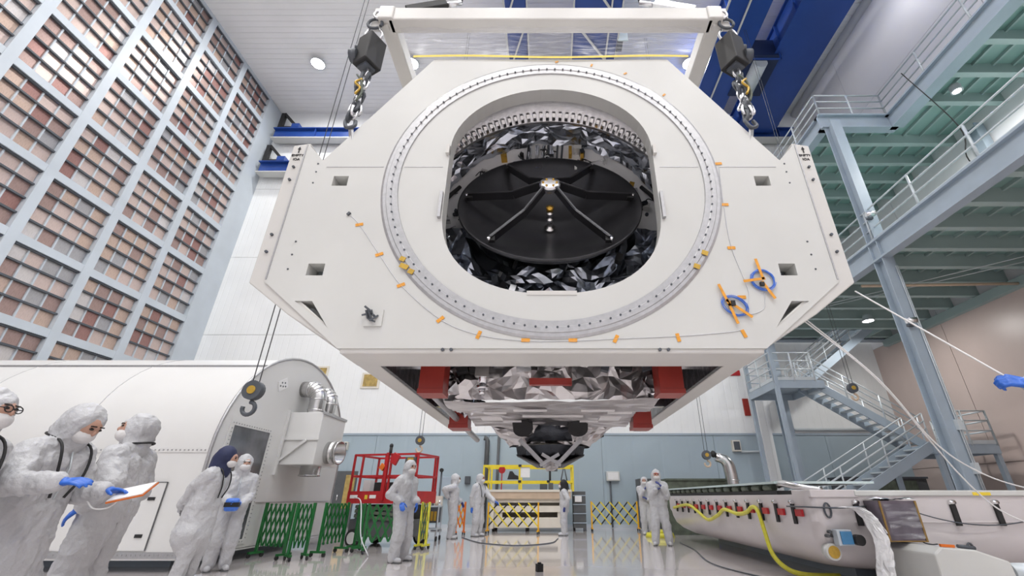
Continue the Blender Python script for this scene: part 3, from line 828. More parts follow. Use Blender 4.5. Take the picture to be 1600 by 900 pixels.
MB().tube(spline([V(x, Y0 - 0.003, z) for x, z in [(1.50, 3.72), (1.47, 3.3), (1.46, 2.9), (1.52, 2.5), (1.46, 2.33), (1.6, 2.36), (1.64, 2.5)]]), 0.003, 4).build('wire', 'wire_grey', fr)
MB().box((-1.645, Y0 - 0.008, 3.215), (0.02, 0.016, 0.03), 0, 0, 0.6).build('connector', 'steel_dark', fr)
# small bracket plate with a tangle of parts
bp_ = MB().box((-1.28, Y0 - 0.006, 2.29), (0.13, 0.012, 0.13)).build('bracket_plate', 'white_paint', fr)
kk = MB()
rr = random.Random(8)
for k in range(9):
    p = V(-1.28 + rr.uniform(-.04, .04), Y0 - 0.015, 2.30 + rr.uniform(-.04, .04))
    kk.bar(p, p + V(rr.uniform(-.06, .06), -0.03, rr.uniform(-.06, .07)), 0.012)
kk.build('fastener', 'steel_dark', bp_)
# red blocks under the frame
for sx in (-1, 1):
    for y, zb, zt, d in ((3.85, 1.90, 2.5, 0.22), (5.2, 1.80, 2.5, 0.25)):
        blk = MB().bb(BX + sx * 0.93, BX + sx * 1.14, y - d / 2, y + d / 2, zb + 0.04, zt).build('red_block', 'red_paint', fr, bevel=0.006)
        MB().bb(BX + sx * 0.925, BX + sx * 1.145, y - d / 2 - 0.005, y + d / 2 + 0.005, zb, zb + 0.04).build('foot', 'red_paint', blk)
        MB().bb(BX + sx * 1.14, BX + sx * 1.33, y - 0.05, y + 0.05, zb + 0.25, zb + 0.37).build('bracket', 'silver', blk)
MB().bb(BX - 0.2, BX + 0.19, 3.98, 4.04, 2.03, 2.09).build('red_bar', 'red_paint', fr)
MB().cyl((BX - 1.12, 4.2, 1.98), (BX - 0.98, 6.2, 1.80), 0.035, n=10).build('rod', 'ring_metal', fr)

# ------------------------------------------------------------------ the spacecraft inside the frame
sc = thing('spacecraft', 'silver foil wrapped spacecraft with black dish antenna inside the white frame', 'spacecraft', (BX, 4.6, 1.4))
# inner barrel: bright metal band, brackets, foil collar, white deck
MB().lathe([(1.40, 0.14), (1.40, 0.60), (1.34, 0.62), (1.34, 0.66)], (BX, Y0, HZ), (0, 1, 0), 96).build('barrel', 'brushed', sc)
bk = MB().bb(-0.017, 0.017, -0.02, 0.02, -0.03, 0.03).bb(-0.017, 0.017, -0.05, -0.02, 0.015, 0.03).mesh('bracket', 'silver')
for k in range(60):
    a = PI * (k + 0.5) / 60
    inst(bk, 'bracket', sc, (1.345 * math.cos(a), Y0 + 0.58 - 4.6, HZ - 1.4 + 1.345 * math.sin(a)), (0, -(a - PI / 2), 0))
def collar(u, v):
    a = -0.3 + (PI + 0.6) * u
    r = 1.36 - 0.08 * v
    return V(BX + r * math.cos(a), Y0 + 0.66 + 0.26 * v, HZ + r * math.sin(a)), V(-math.cos(a), 0, -math.sin(a))
foil_sheet(collar, 46, 4, 0.035, 6, 3, 'foil_collar', 'foil_blue', sc, False)
MB().cyl((BX, 3.93, HZ), (BX, 3.97, HZ), 1.38, n=64).build('deck_panel', 'deck_white', sc)
# hardware on the deck
rr = random.Random(21)
for k in range(46):
    a = rr.uniform(0.15, PI - 0.15)
    r = rr.uniform(0.88, 1.2)
    if 0.33 < abs(a - PI / 2) and rr.random() < 0.35: continue
    w, h, d = rr.uniform(.02, .09), rr.uniform(.02, .08), rr.uniform(.03, .12)
    c = V(BX + r * math.cos(a), 3.935 - d / 2, HZ + r * math.sin(a))
    MB().box(c, (w, d, h), 0, 0, rr.uniform(-.5, .5)).build('equipment_box', rr.choice(['foil', 'silver', 'steel_dark', 'white_paint', 'gold', 'dark_foil', 'black_dull']), sc)
for k in range(34):
    a = rr.uniform(0.1, PI - 0.1); r = rr.uniform(0.9, 1.22)
    p = V(BX + r * math.cos(a), 3.91, HZ + r * math.sin(a))
    q = p + V(rr.uniform(-.2, .2), 0, rr.uniform(-.14, .14))
    MB().tube(spline([p, (p + q) / 2 - V(rr.uniform(-.05, .05), 0.06, rr.uniform(-.05, .05)), q], 4), rr.uniform(.004, .009), 5).build('harness', rr.choice(['black_dull', 'black_dull', 'wire_grey', 'silver', 'dark_foil']), sc)
for k in range(14):
    x = BX + rr.uniform(-.28, .16)
    MB().cyl((x, 3.89, HZ + 0.85), (x + rr.uniform(-.05, .05), 3.86, HZ + 1.2), rr.uniform(.008, .018), n=6).build('tube', rr.choice(['silver', 'steel_dark', 'foil', 'dark_foil']), sc)
for x, z in ((0.19, 1.12), (0.30, 1.05)):
    MB().box((BX + x * 1.2, 3.88, HZ + z), (0.035, 0.08, 0.12)).build('gold_block', 'gold', sc)
for sx in (-1, 1):
    [MB().cyl((BX + sx * bx, 3.94, HZ + bz), (BX + sx * bx, 3.91, HZ + bz), 0.02, n=8).build('bolt', 'steel_dark', sc) for bx, bz in ((1.04, 0.28), (1.1, -0.02))]
    MB().tube(spline([V(BX + sx * 1.0, 3.88, HZ + 0.62), V(BX + sx * 1.13, 3.84, HZ + 0.4), V(BX + sx * 1.17, 3.84, HZ + 0.1), V(BX + sx * 1.1, 3.84, HZ - 0.08), V(BX + sx * 0.98, 3.86, HZ - 0.1)]), 0.022, 7).build('harness', 'black_dull', sc)
# crumpled foil in the lower half of the opening
def apron(u, v):
    x = -1.3 + 2.6 * u
    z = 2.28 + (1.02 + 0.30 * min(1, max(0, (abs(x) - 0.55) / 0.25))) * v
    b = 0.14 * math.cos(x * 1.3)
    return V(BX + x, 3.86 - b * (1 - v) ** 0.7 - 0.10 * math.exp(-((abs(x) - 0.75) / 0.25) ** 2), z), V(0, -1, 0.15)
foil_sheet(apron, 24, 12, 0.085, 3.2, 9, 'foil_apron', 'foil_blue', sc)
for k in range(26):
    x = rr.uniform(-1.0, 1.0); z = rr.uniform(2.75, 3.15)
    if abs(x) > 0.35 and rr.random() < 0.5: continue
    MB().box((BX + x, 3.62 + rr.uniform(-.05, .06), z), (rr.uniform(.02, .08), 0.08, rr.uniform(.02, .08)), rr.uniform(-.5, .5), 0, rr.uniform(-.6, .6)).build('equipment_box', rr.choice(['black_dull', 'dark_foil', 'foil', 'black_satin', 'silver']), sc)
for sx in (-1, 1):
    MB().cyl((BX + sx * 0.9, 3.60, 2.96), (BX + sx * 0.55, 3.62, 2.93), 0.022, n=8).build('tube', 'dark_foil', sc)
# dish antenna: concave bowl tilted upward, six struts, feed
DC = V(BX - 0.01, 3.50, 3.72)
ta = R(21)
dn = V(0, -math.cos(ta), math.sin(ta))           # boresight
du = V(0, math.sin(ta), math.cos(ta))            # "up" in the dish plane
DR = 0.885
def dp(x, y, h): return DC + V(1, 0, 0) * x + du * y + dn * h
DD = 0.34
prof = [(0.0, -DD)] + [(DR * k / 14, -DD + DD * (k / 14) ** 2) for k in range(1, 15)]
prof += [(DR + 0.012, 0.004), (DR + 0.012, -0.03), (DR - 0.05, -0.10), (0.5, -0.30), (0.25, -DD - 0.05), (0.0, -DD - 0.06)]
dish = MB().lathe(prof, DC, dn, 72).build('dish', 'black_satin', sc)
MB().cyl(dp(0, 0, -0.37), dp(0, 0, -0.46), 0.46, 0.42, n=40).build('dish_mount', 'black_dull', sc)
MB().lathe([(0.55, -0.29), (0.55, -0.35), (0.45, -0.37), (0.45, -0.30)], DC, dn, 48).build('mount_ring', 'black_dull', sc)
HUB = 0.17
for k in range(6):
    a = PI / 6 + 0.0 + k * PI / 3
    a = [0.10, 0.98, PI - 0.98, PI - 0.10, PI + 0.87, -0.87][k]
    ca, sa = math.cos(a), math.sin(a)
    q = lambda r, h: dp(r * ca, r * sa, h)
    arm = MB()
    for (r0, h0, r1, h1) in ((0.09, HUB, 0.36, HUB - 0.12), (0.36, HUB - 0.12, 0.81, 0.0)):
        arm.bar(q(r0, h0), q(r1, h1), 0.014, 0.085, dn)
    o = arm.build('strut', 'black_satin', dish)
    ed = MB()
    for (r0, h0, r1, h1) in ((0.09, HUB, 0.36, HUB - 0.12), (0.36, HUB - 0.12, 0.81, 0.0)):
        ed.bar(q(r0, h0 + 0.037), q(r1, h1 + 0.037), 0.028, 0.008, dn)
    ed.build('strut_flange', 'black_satin', dish)
    MB().box(q(0.80, 0.0), (0.06, 0.05, 0.05)).build('strut_foot', 'black_dull', dish)
    MB().cyl(q(0.83, -0.01), q(0.83, 0.035), 0.014, n=8).build('screw', 'silver', dish)
MB().lathe([(0.0, -0.06), (0.05, -0.06), (0.10, 0.0), (0.10, 0.03), (0.06, 0.034), (0.0, 0.034)], dp(0, 0, HUB), dn, 32).build('subreflector', 'brushed', dish)
for k in range(6):
    a = k * PI / 3
    MB().cyl(dp(.065 * math.cos(a), .065 * math.sin(a), HUB + 0.03), dp(.065 * math.cos(a), .065 * math.sin(a), HUB + 0.045), 0.011, n=6).build('screw', 'gold', dish)
MB().lathe([(r_, h_ - 0.14) for r_, h_ in [(0.06, -0.19), (0.06, -0.17), (0.032, -0.165), (0.028, -0.10), (0.04, -0.095), (0.04, -0.06), (0.025, -0.055), (0.025, -0.02), (0.035, -0.015), (0.035, 0.01), (0.022, 0.012), (0.022, 0.03)]], DC, dn, 20).build('feed_base', 'silver', dish)
MB().lathe([(0.022, -0.11), (0.036, -0.108), (0.038, -0.065), (0.0, -0.06)], DC, dn, 20).build('feed_horn', 'gold', dish)

# body below the frame: crumpled silver blankets
def front_blanket(u, v):
    x = -1.0 + 2.0 * u
    z = 1.92 + 0.62 * v
    e = max(0, abs(x) - 0.82)
    return V(BX + x, 4.12 + 0.5 * e + 0.10 * (1 - v) ** 2 * 0 + 0.05 * v, z), V(0, -1, -0.1)
foil_sheet(front_blanket, 18, 6, 0.085, 3.4, 14, 'blanket', 'foil_warm', sc)
def under_blanket(u, v):
    x = (-1.0 + 2.0 * u) * (1 - 0.14 * v)
    return V(BX + x, 4.1 + 1.35 * v, 1.925 - 0.03 * math.sin(v * 9) - 0.02 * v), V(0, 0, -1)
def under_noise(u, v):
    p, n = under_blanket(u, v)
    q = V(p.x * 1.2, p.y * 9, 0)
    return p + n * (crumple(q, 0.034, 1.2, 5))
MB().grid(under_noise, 90, 48).build('blanket', 'foil_warm', sc)
for x, y, w, d in ((-0.62, 4.75, .22, .22), (0.62, 4.75, .22, .22), (-0.55, 4.42, .22, .06), (0.02, 4.62, .62, .07), (-0.2, 4.3, .32, .05), (0.45, 4.3, .32, .05), (0.68, 4.42, .24, .05), (-0.42, 4.95, .2, .06), (0.42, 4.95, .2, .06)):
    MB().bb(BX + x - w / 2, BX + x + w / 2, y - d / 2, y + d / 2, 1.845, 1.857).build('pale_patch', 'white_wall_patch', sc)
# post fitting in front of the blanket
MB().cyl((BX - 0.63, 4.0, 2.35), (BX - 0.63, 4.0, 2.22), 0.085, n=14).cyl((BX - 0.63, 4.0, 2.22), (BX - 0.63, 4.0, 2.0), 0.055, 0.035, n=12).cyl((BX - 0.63, 4.0, 2.02), (BX - 0.63, 4.0, 1.99), 0.06, n=12).cyl((BX - 0.63, 4.0, 1.99), (BX - 0.63, 4.0, 1.94), 0.03, n=10).build('post_fitting', 'foil', sc)
for k in range(22):
    x = rr.choice([rr.uniform(-.9, -.45), rr.uniform(-.3, .3), rr.uniform(.4, .95)])
    MB().box((BX + x, 4.0 + rr.uniform(-.03, .05), rr.uniform(2.14, 2.3)), (rr.uniform(.05, .16), .08, rr.uniform(.04, .12)), 0, 0, rr.uniform(-.3, .3)).build('equipment_box', rr.choice(['foil', 'silver', 'black_dull', 'steel_dark', 'foil']), sc)
def side_bundle(sx):
    def f(u, v):
        a = 2 * PI * u
        y = 4.0 + 1.6 * v
        r = 0.10
        return V(BX + sx * (0.98 - 0.1 * v) + r * math.cos(a), y, 2.06 + r * math.sin(a)), V(math.cos(a), 0, math.sin(a))
    return f
for sx in (-1, 1):
    foil_sheet(side_bundle(sx), 7, 18, 0.06, 7, 20 + sx, 'side_bundle', 'foil', sc, False)
# lower instrument section
def lower(u, v):
    a = 2 * PI * u
    r = 0.80 - 0.34 * v ** 1.2
    if 0.25 < (u * 6) % 1 < 0.75: r *= 0.985
    return V(BX + r * math.cos(a), 5.75 + 0.55 * r * math.sin(a), 1.97 - 0.29 * v), V(math.cos(a), math.sin(a) * .6, -0.3)
foil_sheet(lower, 30, 5, 0.06, 4.5, 31, 'lower_blanket', 'foil_warm', sc, False)
MB().cyl((BX, 5.75, 1.98), (BX, 5.75, 1.70), 0.44, 0.38, n=24).build('lower_core', 'dark_foil', sc)
for sx in (-1, 1):
    MB().cyl((BX + sx * 0.33 - .01, 5.32, 1.99), (BX + sx * 0.31, 5.16, 1.80), 0.125, 0.115, n=16).build('black_baffle', 'black_dull', sc)
for k in range(7):
    MB().box((BX - 0.16 + 0.05 * k, 5.22, 1.93), (.045, .1, .06), 0, 0, rr.uniform(-.3, .3)).build('equipment_box', rr.choice(['black_dull', 'dark_foil', 'steel_dark']), sc)
MB().bb(BX - 0.72, BX + 0.72, 5.0, 5.5, 1.93, 1.97).build('edge_plate', 'black_dull', sc)
# pointed bottom: six sided dark cup carried by struts
def hexp(r, z, y=5.7, ph=0.0):
    return [V(BX + r * math.cos(ph + k * PI / 4), y + 0.7 * r * math.sin(ph + k * PI / 4), z) for k in range(8)]
cup = MB()
lv = [hexp(0.42, 1.66), hexp(0.40, 1.55), hexp(0.16, 1.42)]
vs = [p for L in lv for p in L]
cup.add(vs, [(j * 8 + i, j * 8 + (i + 1) % 8, (j + 1) * 8 + (i + 1) % 8, (j + 1) * 8 + i) for j in range(2) for i in range(8)] + [tuple(range(16, 24))])
cup.build('cup', 'dark_foil', sc)
for sx in (-1, 1):
    MB().bar((BX + sx * 0.36, 5.36, 1.71), (BX + sx * 0.06, 5.40, 1.42), 0.045).bar((BX + sx * 0.10, 5.36, 1.55), (BX - sx * 0.12, 5.38, 1.43), 0.035).build('strut', 'ring_metal', sc)
    MB().add([(BX + sx * 0.40, 5.5, 1.56), (BX + sx * 0.12, 5.36, 1.45), (BX + sx * 0.12, 5.8, 1.45), (BX + sx * 0.40, 5.7, 1.56), (BX + sx * 0.40, 5.5, 1.545), (BX + sx * 0.12, 5.36, 1.435), (BX + sx * 0.12, 5.8, 1.435), (BX + sx * 0.40, 5.7, 1.545)], [(0, 1, 2, 3), (4, 5, 6, 7), (0, 1, 5, 4), (1, 2, 6, 5), (2, 3, 7, 6), (3, 0, 4, 7)]).build('fin', 'black_dull', sc)
def tip(u, v):
    a = 2 * PI * u; r = 0.14 * (1 - v) + 0.03 * v
    return V(BX + r * math.cos(a), 5.55 + r * math.sin(a), 1.50 - 0.12 * v), V(math.cos(a), math.sin(a), -.2)
foil_sheet(tip, 10, 4, 0.03, 8, 40, 'tip_foil', 'foil_warm', sc, False)

# ------------------------------------------------------------------ lifting frame, hoists and chains
lf = thing('lifting_frame', 'white square lifting frame of box beams above the hanging frame', 'lifting frame', (BX, 4.9, 5.6))
ZB = 5.73
MB().bb(BX - 1.72, BX + 1.72, 2.92, 3.08, ZB - 0.10, ZB + 0.10).build('beam', 'warm_white', lf, bevel=0.015)
MB().bb(BX - 1.72, BX + 1.72, 6.72, 6.88, ZB - 0.10, ZB + 0.10).build('beam', 'warm_white', lf, bevel=0.015)
for sx in (-1, 1):
    MB().bb(BX + sx * 1.66, BX + sx * 1.82, 2.9, 6.9, ZB - 0.10, ZB + 0.10).build('beam', 'warm_white', lf, bevel=0.015)
    for y in (3.0, 6.8):
        MB().bb(BX + sx * 1.72, BX + sx * 1.9, y - 0.03, y + 0.03, ZB - 0.14, ZB + 0.16).build('lug_plate', 'warm_white', lf)
fs = thing('film_sheet', 'clear plastic film with yellow taped hem below the lifting beam', 'sheet', (BX, 3.0, 5.1))
rr = random.Random(4)
def film(u, v):
    x = BX + (-1.62 + 3.24 * u) * (0.86 + 0.14 * v)
    z = 5.115 + (ZB - 0.09 - 5.115) * v
    w = min(1, (z - 5.115) * 4)
    return V(x, 2.988 + 0.02 * w + w * (0.025 * noise.noise(V(x * 2.2, z * 1.5, 1)) + 0.012 * noise.noise(V(x * 7, z * 2, 4))), z)
MB().grid(film, 60, 10, True).build('film', 'clear_film', fs)
MB().grid(lambda u, v: film(u, 0) + V(0, -0.008, 0.0 + 0.03 * v + 0.012 * math.sin(u * 9)), 60, 1).build('hem_tape', 'tape_yellow', fs)

link = MB().tube([(0.028 * math.cos(a), 0, 0.045 * math.sin(a) + (0.02 if math.sin(a) > 0 else -0.02)) for a in [2 * PI * k / 12 for k in range(12)]], 0.013, 6, True)
link_m = link.mesh('chain_link', 'brushed')
link_b = MB().tube([(0.03 * math.cos(a), 0, 0.045 * math.sin(a) + (0.02 if math.sin(a) > 0 else -0.02)) for a in [2 * PI * k / 12 for k in range(12)]], 0.016, 6, True).mesh('chain_link', 'steel_dark')
def chain(root, p, q, me):
    p = Vector(p); q = Vector(q); d = q - p; n = max(2, int(d.length / 0.085))
    rot = d.to_track_quat('Z', 'Y')
    for k in range(n):
        o = inst(me[k % 2], 'chain_link', root, p.lerp(q, (k + 0.5) / n) - root.location)
        o.rotation_mode = 'QUATERNION'
        from mathutils import Quaternion
        o.rotation_quaternion = rot @ Quaternion((0, 0, 1), (k % 2) * PI / 2 + 0.3)
def hoist(sx):
    x = BX + sx * 1.85
    side = 'beside the blue cranes' if sx > 0 else 'against the ribbed ceiling'
    t = thing('chain_hoist', 'black box chain hoist and tangled chain hanging ' + side, 'hoist', (x, 3.0, 4.05))
    MB().box((x, 3.0, 5.19), (0.19, 0.2, 0.40), sx * 0.5, 0, 0).build('body', 'black_dull', t, bevel=0.012)
    MB().box((x, 3.0, 4.985), (0.12, 0.12, 0.05), sx * 0.5).build('outlet', 'steel_dark', t)
    MB().cyl((x + sx * 0.10, 2.97, 5.12), (x + sx * 0.17, 2.97, 5.12), 0.07, n=14).cyl((x + sx * 0.09, 3.0, 5.26), (x + sx * 0.15, 3.0, 5.26), 0.05, n=12).build('motor', 'steel_dark', t)
    for dx in (-0.05, 0.05):
        MB().tube(spline([V(x + dx, 3.0, 5.38), V(x + dx * 1.8, 2.98, 5.46), V(x + dx, 2.98, 5.55), V(x + dx * 0.3, 3.0, 5.60)]), 0.014, 6).build('shackle', 'brushed', t)
    MB().tube([V(x + 0.075 * math.cos(a), 2.95, 5.60 + 0.075 * math.sin(a)) for a in [PI * 1.9 * k / 14 - 0.6 for k in range(15)]], 0.016, 6).build('hook', 'steel_dark', t)
    MB().tube([V(x - sx * 0.03 + 0.05 * math.cos(a), 2.93, 5.72 + 0.06 * math.sin(a)) for a in [2 * PI * k / 14 for k in range(14)]], 0.014, 6, True).build('ring', 'brushed', t)
    chain(t, (x, 3.0, 4.98), (x, 3.0, 4.30), (link_m, link_b))
    for k in range(5):
        a = 0.5 + k * 1.3
        dx, dy = 0.042 * math.cos(a), 0.042 * math.sin(a)
        chain(t, (x + dx, 3.0 + dy, 4.90 - 0.08 * k), (x - dx, 3.0 - dy, 4.26 + 0.05 * k), (link_b, link_m))
    MB().tube(spline([V(x + 0.03, 2.93, 4.74), V(x - 0.02, 2.92, 4.68), V(x + 0.03, 2.93, 4.62), V(x, 2.93, 4.54)]), 0.012, 6).build('strap', 'tape_gold', t)
    MB().tube(spline([V(x - 0.03, 2.93, 4.80), V(x + 0.03, 2.93, 4.70), V(x + 0.05, 2.94, 4.56), V(x + 0.02, 2.94, 4.46)]), 0.011, 6).build('strap', 'olive', t)
    MB().tube(spline([V(x, 3.0, 4.32), V(x - 0.05, 2.98, 4.24), V(x - 0.02, 2.97, 4.15), V(x + 0.04, 2.98, 4.18), V(x + 0.03, 3.0, 4.26)]), 0.018, 6).build('hook', 'steel_dark', t)
    MB().bar((x, 3.0, 4.18), (x - sx * 0.05, 3.05, 3.90), 0.06, 0.02).build('lug', 'ring_metal', t)
    MB().box((x - sx * 0.09, 3.05, 4.13), (0.08, 0.04, 0.03)).build('latch', 'black_dull', t)
    # turnbuckle above the beam
    u = thing('turnbuckle', 'black turnbuckle sloping up from the lifting beam ' + side, 'turnbuckle', (BX + sx * 1.6, 3.0, 5.85))
    p = V(BX + sx * 1.62, 3.0, 5.86); q = V(BX + sx * 1.02, 3.1, 6.20)
    MB().bar(p.lerp(q, 0.08), p.lerp(q, 0.75), 0.10).build('body', 'black_dull' if sx < 0 else 'brushed', u, bevel=0.01)
    MB().cyl(p.lerp(q, -0.05), p.lerp(q, 0.1), 0.025, n=8).build('rod', 'brushed', u)
    MB().cyl(p.lerp(q, 0.75), q, 0.03, n=8).build('rod', 'brushed', u)
    w = MB().cyl(q, V(BX + sx * 0.25, 3.6, 20.0), 0.012, n=6).build('wire_rope', 'steel_dark', u)
hoist(-1); hoist(1)

# ------------------------------------------------------------------ white transport container on the left
XE = -6.05                     # its end face
CY, CW, ZS, ZR = 10.94, 2.59, 1.88, 2.28
ct = thing('transport_container', 'long white round topped transport container with glazed end door', 'container', (-10.8, CY, 0))
def arch(off=0.0, n=28):
    return [(CY - (CW + off) * math.cos(PI * k / n), ZS + (ZR + off) * math.sin(PI * k / n)) for k in range(n + 1)]
XW = -16.2
prof = [(CY - CW, 0.2)] + arch() + [(CY + CW, 0.2)]
n_ = len(prof)
shell = MB()
shell.add([(XW, y, z) for y, z in prof] + [(XE, y, z) for y, z in prof], [(i, i + 1, n_ + i + 1, n_ + i) for i in range(n_ - 1)], True)
so = shell.build('shell', 'container_white', ct)
es = so.modifiers.new('edge', 'EDGE_SPLIT'); es.split_angle = R(40)
# end face with round top, door opening left in place
ends = [(y, z) for y, z in [(CY - CW, 0.2)] + arch(0.03) + [(CY + CW, 0.2)]]
MB().prism(ends, 'x', XE - 0.04, XE).build('end_plate', 'container_white', ct)
MB().tube([V(XE, y, z) for y, z in ends], 0.03, 6).build('end_rim', 'ring_metal', ct)
MB().bb(XW, XE, CY - CW - 0.012, CY - CW, ZS - 0.05, ZS + 0.03).build('side_seam', 'container_white', ct)
MB().bb(XW, XE, CY - CW - 0.015, CY - CW, 0.2, 0.29).build('bottom_seam', 'ring_metal', ct)
MB().bb(XW, XE - 0.02, CY - 1.62, CY - 1.58, ZS + ZR * 0.78, ZS + ZR * 0.8).build('roof_seam', 'ring_metal', ct)
rv = MB()
x = XW
while x < XE:
    rv.box((x, CY - CW - 0.016, ZS - 0.01), (0.022, 0.01, 0.022)); rv.box((x, CY - CW - 0.018, 0.245), (0.022, 0.01, 0.022)); x += 0.075
o = rv.build('rivets', 'ring_metal', ct); o['kind'] = 'stuff'
for x in (-8.6, -11.1, -13.6):
    MB().tube([V(x, y, z) for y, z in arch(0.002)], 0.008, 5).build('seam', 'ring_metal', ct)
# hatch in the side
MB().bb(-9.2, -6.62, CY - CW - 0.02, CY - CW, 0.31, 1.34).build('hatch', 'container_white', ct)
for a, b in (((-9.2, 1.34), (-6.62, 1.34)), ((-6.62, 1.34), (-6.62, 0.31))):
    MB().bar((a[0], CY - CW - 0.02, a[1]), (b[0], CY - CW - 0.02, b[1]), 0.018, 0.012).build('hatch_edge', 'charcoal', ct)
for z in (1.08, 0.52): MB().bb(-6.86, -6.74, CY - CW - 0.035, CY - CW - 0.015, z - 0.025, z + 0.025).build('hatch_latch', 'black_dull', ct)
# glazed door in the end face
D0, D1 = 8.72, 9.92
door = MB().bb(XE, XE + 0.03, D0 - 0.1, D1 + 0.1, 0.28, 0.36).bb(XE, XE + 0.03, D0 - 0.1, D1 + 0.1, 2.36, 2.45).bb(XE, XE + 0.029, D0 - 0.1, D0, 0.36, 2.36).bb(XE, XE + 0.029, D1, D1 + 0.1, 0.36, 2.36).build('door_frame', 'container_white', ct)
MB().bb(XE, XE + 0.015, D0, D1, 0.36, 2.36).build('door_pane', 'door_glass' if 'door_glass' in MATS else 'brushed', ct)
rv = MB()
for k in range(28):
    z = 0.38 + k * 0.071
    for y in (D0 - 0.05, D1 + 0.05): rv.box((XE + 0.035, y, z), (0.012, 0.02, 0.02))
for k in range(16):
    y = D0 - 0.05 + k * 0.082
    for z in (0.32, 2.40): rv.box((XE + 0.035, y, z), (0.012, 0.02, 0.02))
o = rv.build('rivets', 'ring_metal', ct); o['kind'] = 'stuff'
MB().bb(XE + 0.0, XE + 0.02, CY - CW + 0.1, CY + CW - 0.1, 1.0, 1.012).build('end_seam', 'ring_metal', ct)
MB().box((XE + 0.01, 9.95, 3.42), (0.02, 0.34, 0.22), 0, 0.5).build('placard', 'paper', ct)
for dy, dz in ((-.06, .03), (.05, .05), (0, -.04), (.09, -.02), (-.1, -.05)): MB().box((XE + 0.022, 9.95 + dy, 3.42 + dz), (0.006, 0.035, 0.035)).build('placard_mark', 'steel_dark', ct)
# black skirt, castors
MB().bb(XW, XE - 0.6, CY - CW + 0.7, CY + CW - 0.7, 0.0, 0.22).build('skid', 'steel_blue', ct)
MB().bb(XW, XE, CY - CW, CY + CW, 0.17, 0.21).build('underside', 'container_white', ct)
# air unit on the end face with two bent ducts
au = MB().prism([(10.5, 1.76), (10.5, 2.4), (10.5, 2.9), (11.75, 2.9), (11.75, 1.76)], 'x', XE, -5.25).build('air_unit', 'container_white', ct, bevel=0.012)
MB().bb(-5.27, -5.22, 10.5, 11.75, 2.86, 2.92).build('flange', 'ring_metal', au)
MB().bb(XE + 0.02, -5.22, 10.46, 10.5, 2.28, 2.35).build('bracket', 'container_white', au)
MB().bar((XE + 0.05, 10.46, 1.85), (-5.5, 10.46, 2.28), 0.05).build('bracket', 'container_white', au)
MB().bb(XE, XE + 0.05, 10.42, 10.47, 1.55, 2.95).build('bracket', 'container_white', au)
MB().lathe([(0.25, 0.0), (0.25, 0.12), (0.265, 0.13), (0.265, 0.16), (0.25, 0.17), (0.25, 0.27), (0.27, 0.28), (0.27, 0.31), (0.23, 0.31), (0.22, 0.05), (0, 0.05)], (-5.25, 11.1, 2.06), (1, -0.1, 0), 28).build('outlet', 'duct_metal', au)
MB().lathe([(0.22, 0.0), (0.22, -0.2), (0.235, -0.21), (0.235, -0.24), (0.2, -0.24)], (-5.55, 11.05, 1.78), (0, 0, 1), 24).build('outlet', 'duct_metal', au)
for y in (10.85, 11.45):
    pts = [V(-5.62, y, 2.88), V(-5.62, y, 3.0), V(-5.62, y, 3.25)] + [V(-5.62 - 0.24 + 0.24 * math.cos(a), y, 3.27 + 0.24 * math.sin(a)) for a in [PI / 2 * k / 6 for k in range(1, 7)]] + [V(XE - 0.02, y, 3.51)]
    rad = [0.205] * len(pts)
    MB().tube(pts, 0.19, 20).build('duct', 'duct_metal', au)
    for k in (1, 2, 4, 5, 6, 7, 8):
        d = (pts[min(k + 1, len(pts) - 1)] - pts[k - 1]).normalized()
        MB().lathe([(0.188, -0.015), (0.203, -0.012), (0.203, 0.012), (0.188, 0.015)], pts[k], d, 20).build('duct_band', 'duct_metal', au)

# ------------------------------------------------------------------ white container base on the right
tb = thing('container_base', 'large white container base with rounded hull lined with clamps', 'container base', (9, 10.7, 0))
TX0, TX1, TY0, TY1 = 3.65, 9.55, 6.8, 14.7
def foot(ins):
    c = 0.12 + ins * 0.9
    x0, x1, y0, y1 = TX0 + ins, TX1 - ins, TY0 + ins * 0.8, TY1 - ins
    P = []
    for cx, cy, a0 in ((x0 + c, y0 + c, PI), (x1 - c, y0 + c, 1.5 * PI), (x1 - c, y1 - c, 0), (x0 + c, y1 - c, PI / 2)):
        for k in range(7):
            a = a0 + PI / 2 * k / 6
            P.append((cx + c * math.cos(a), cy + c * math.sin(a)))
    return P
lv = [(1.14, 0.0), (0.80, 0.0), (0.74, 0.03), (0.62, 0.045), (0.46, 0.10), (0.33, 0.22), (0.22, 0.42), (0.15, 0.72)]
hull = MB()
rows = [[(x, y, z) for x, y in foot(i)] for z, i in lv]
m_ = len(rows[0])
hull.add([p for r_ in rows for p in r_], [(j * m_ + i, j * m_ + (i + 1) % m_, (j + 1) * m_ + (i + 1) % m_, (j + 1) * m_ + i) for j in range(len(rows) - 1) for i in range(m_)], True)
hull.f += [tuple(range(m_)), tuple(range((len(rows) - 1) * m_, len(rows) * m_))]; hull.sm += [False, False]
ho = hull.build('hull', 'hull_white', tb)
es = ho.modifiers.new('edge', 'EDGE_SPLIT'); es.split_angle = R(35)
MB().bb(TX0 + 1.0, TX1 - 1.0, TY0 + 1.0, TY1 - 1.0, 0.0, 0.16).build('skid', 'steel_blue', tb)
MB().bb(4.3, TX1, TY0 - 0.03, TY0 + 0.25, 1.12, 1.19).build('coaming', 'white_paint', tb, bevel=0.012)
MB().bb(3.68, 4.35, TY0 - 0.02, TY0 + 0.5, 1.1, 1.2).build('corner_cap', 'hull_white', tb, bevel=0.01)
MB().bb(5.95, 6.2, TY0 - 0.036, TY0 - 0.03, 1.125, 1.165).build('yellow_mark', 'tape_yellow', tb)
MB().bb(4.2, TX1, TY0 - 0.005, TY0 + 0.02, 0.79, 0.81).build('ridge', 'hull_white', tb)
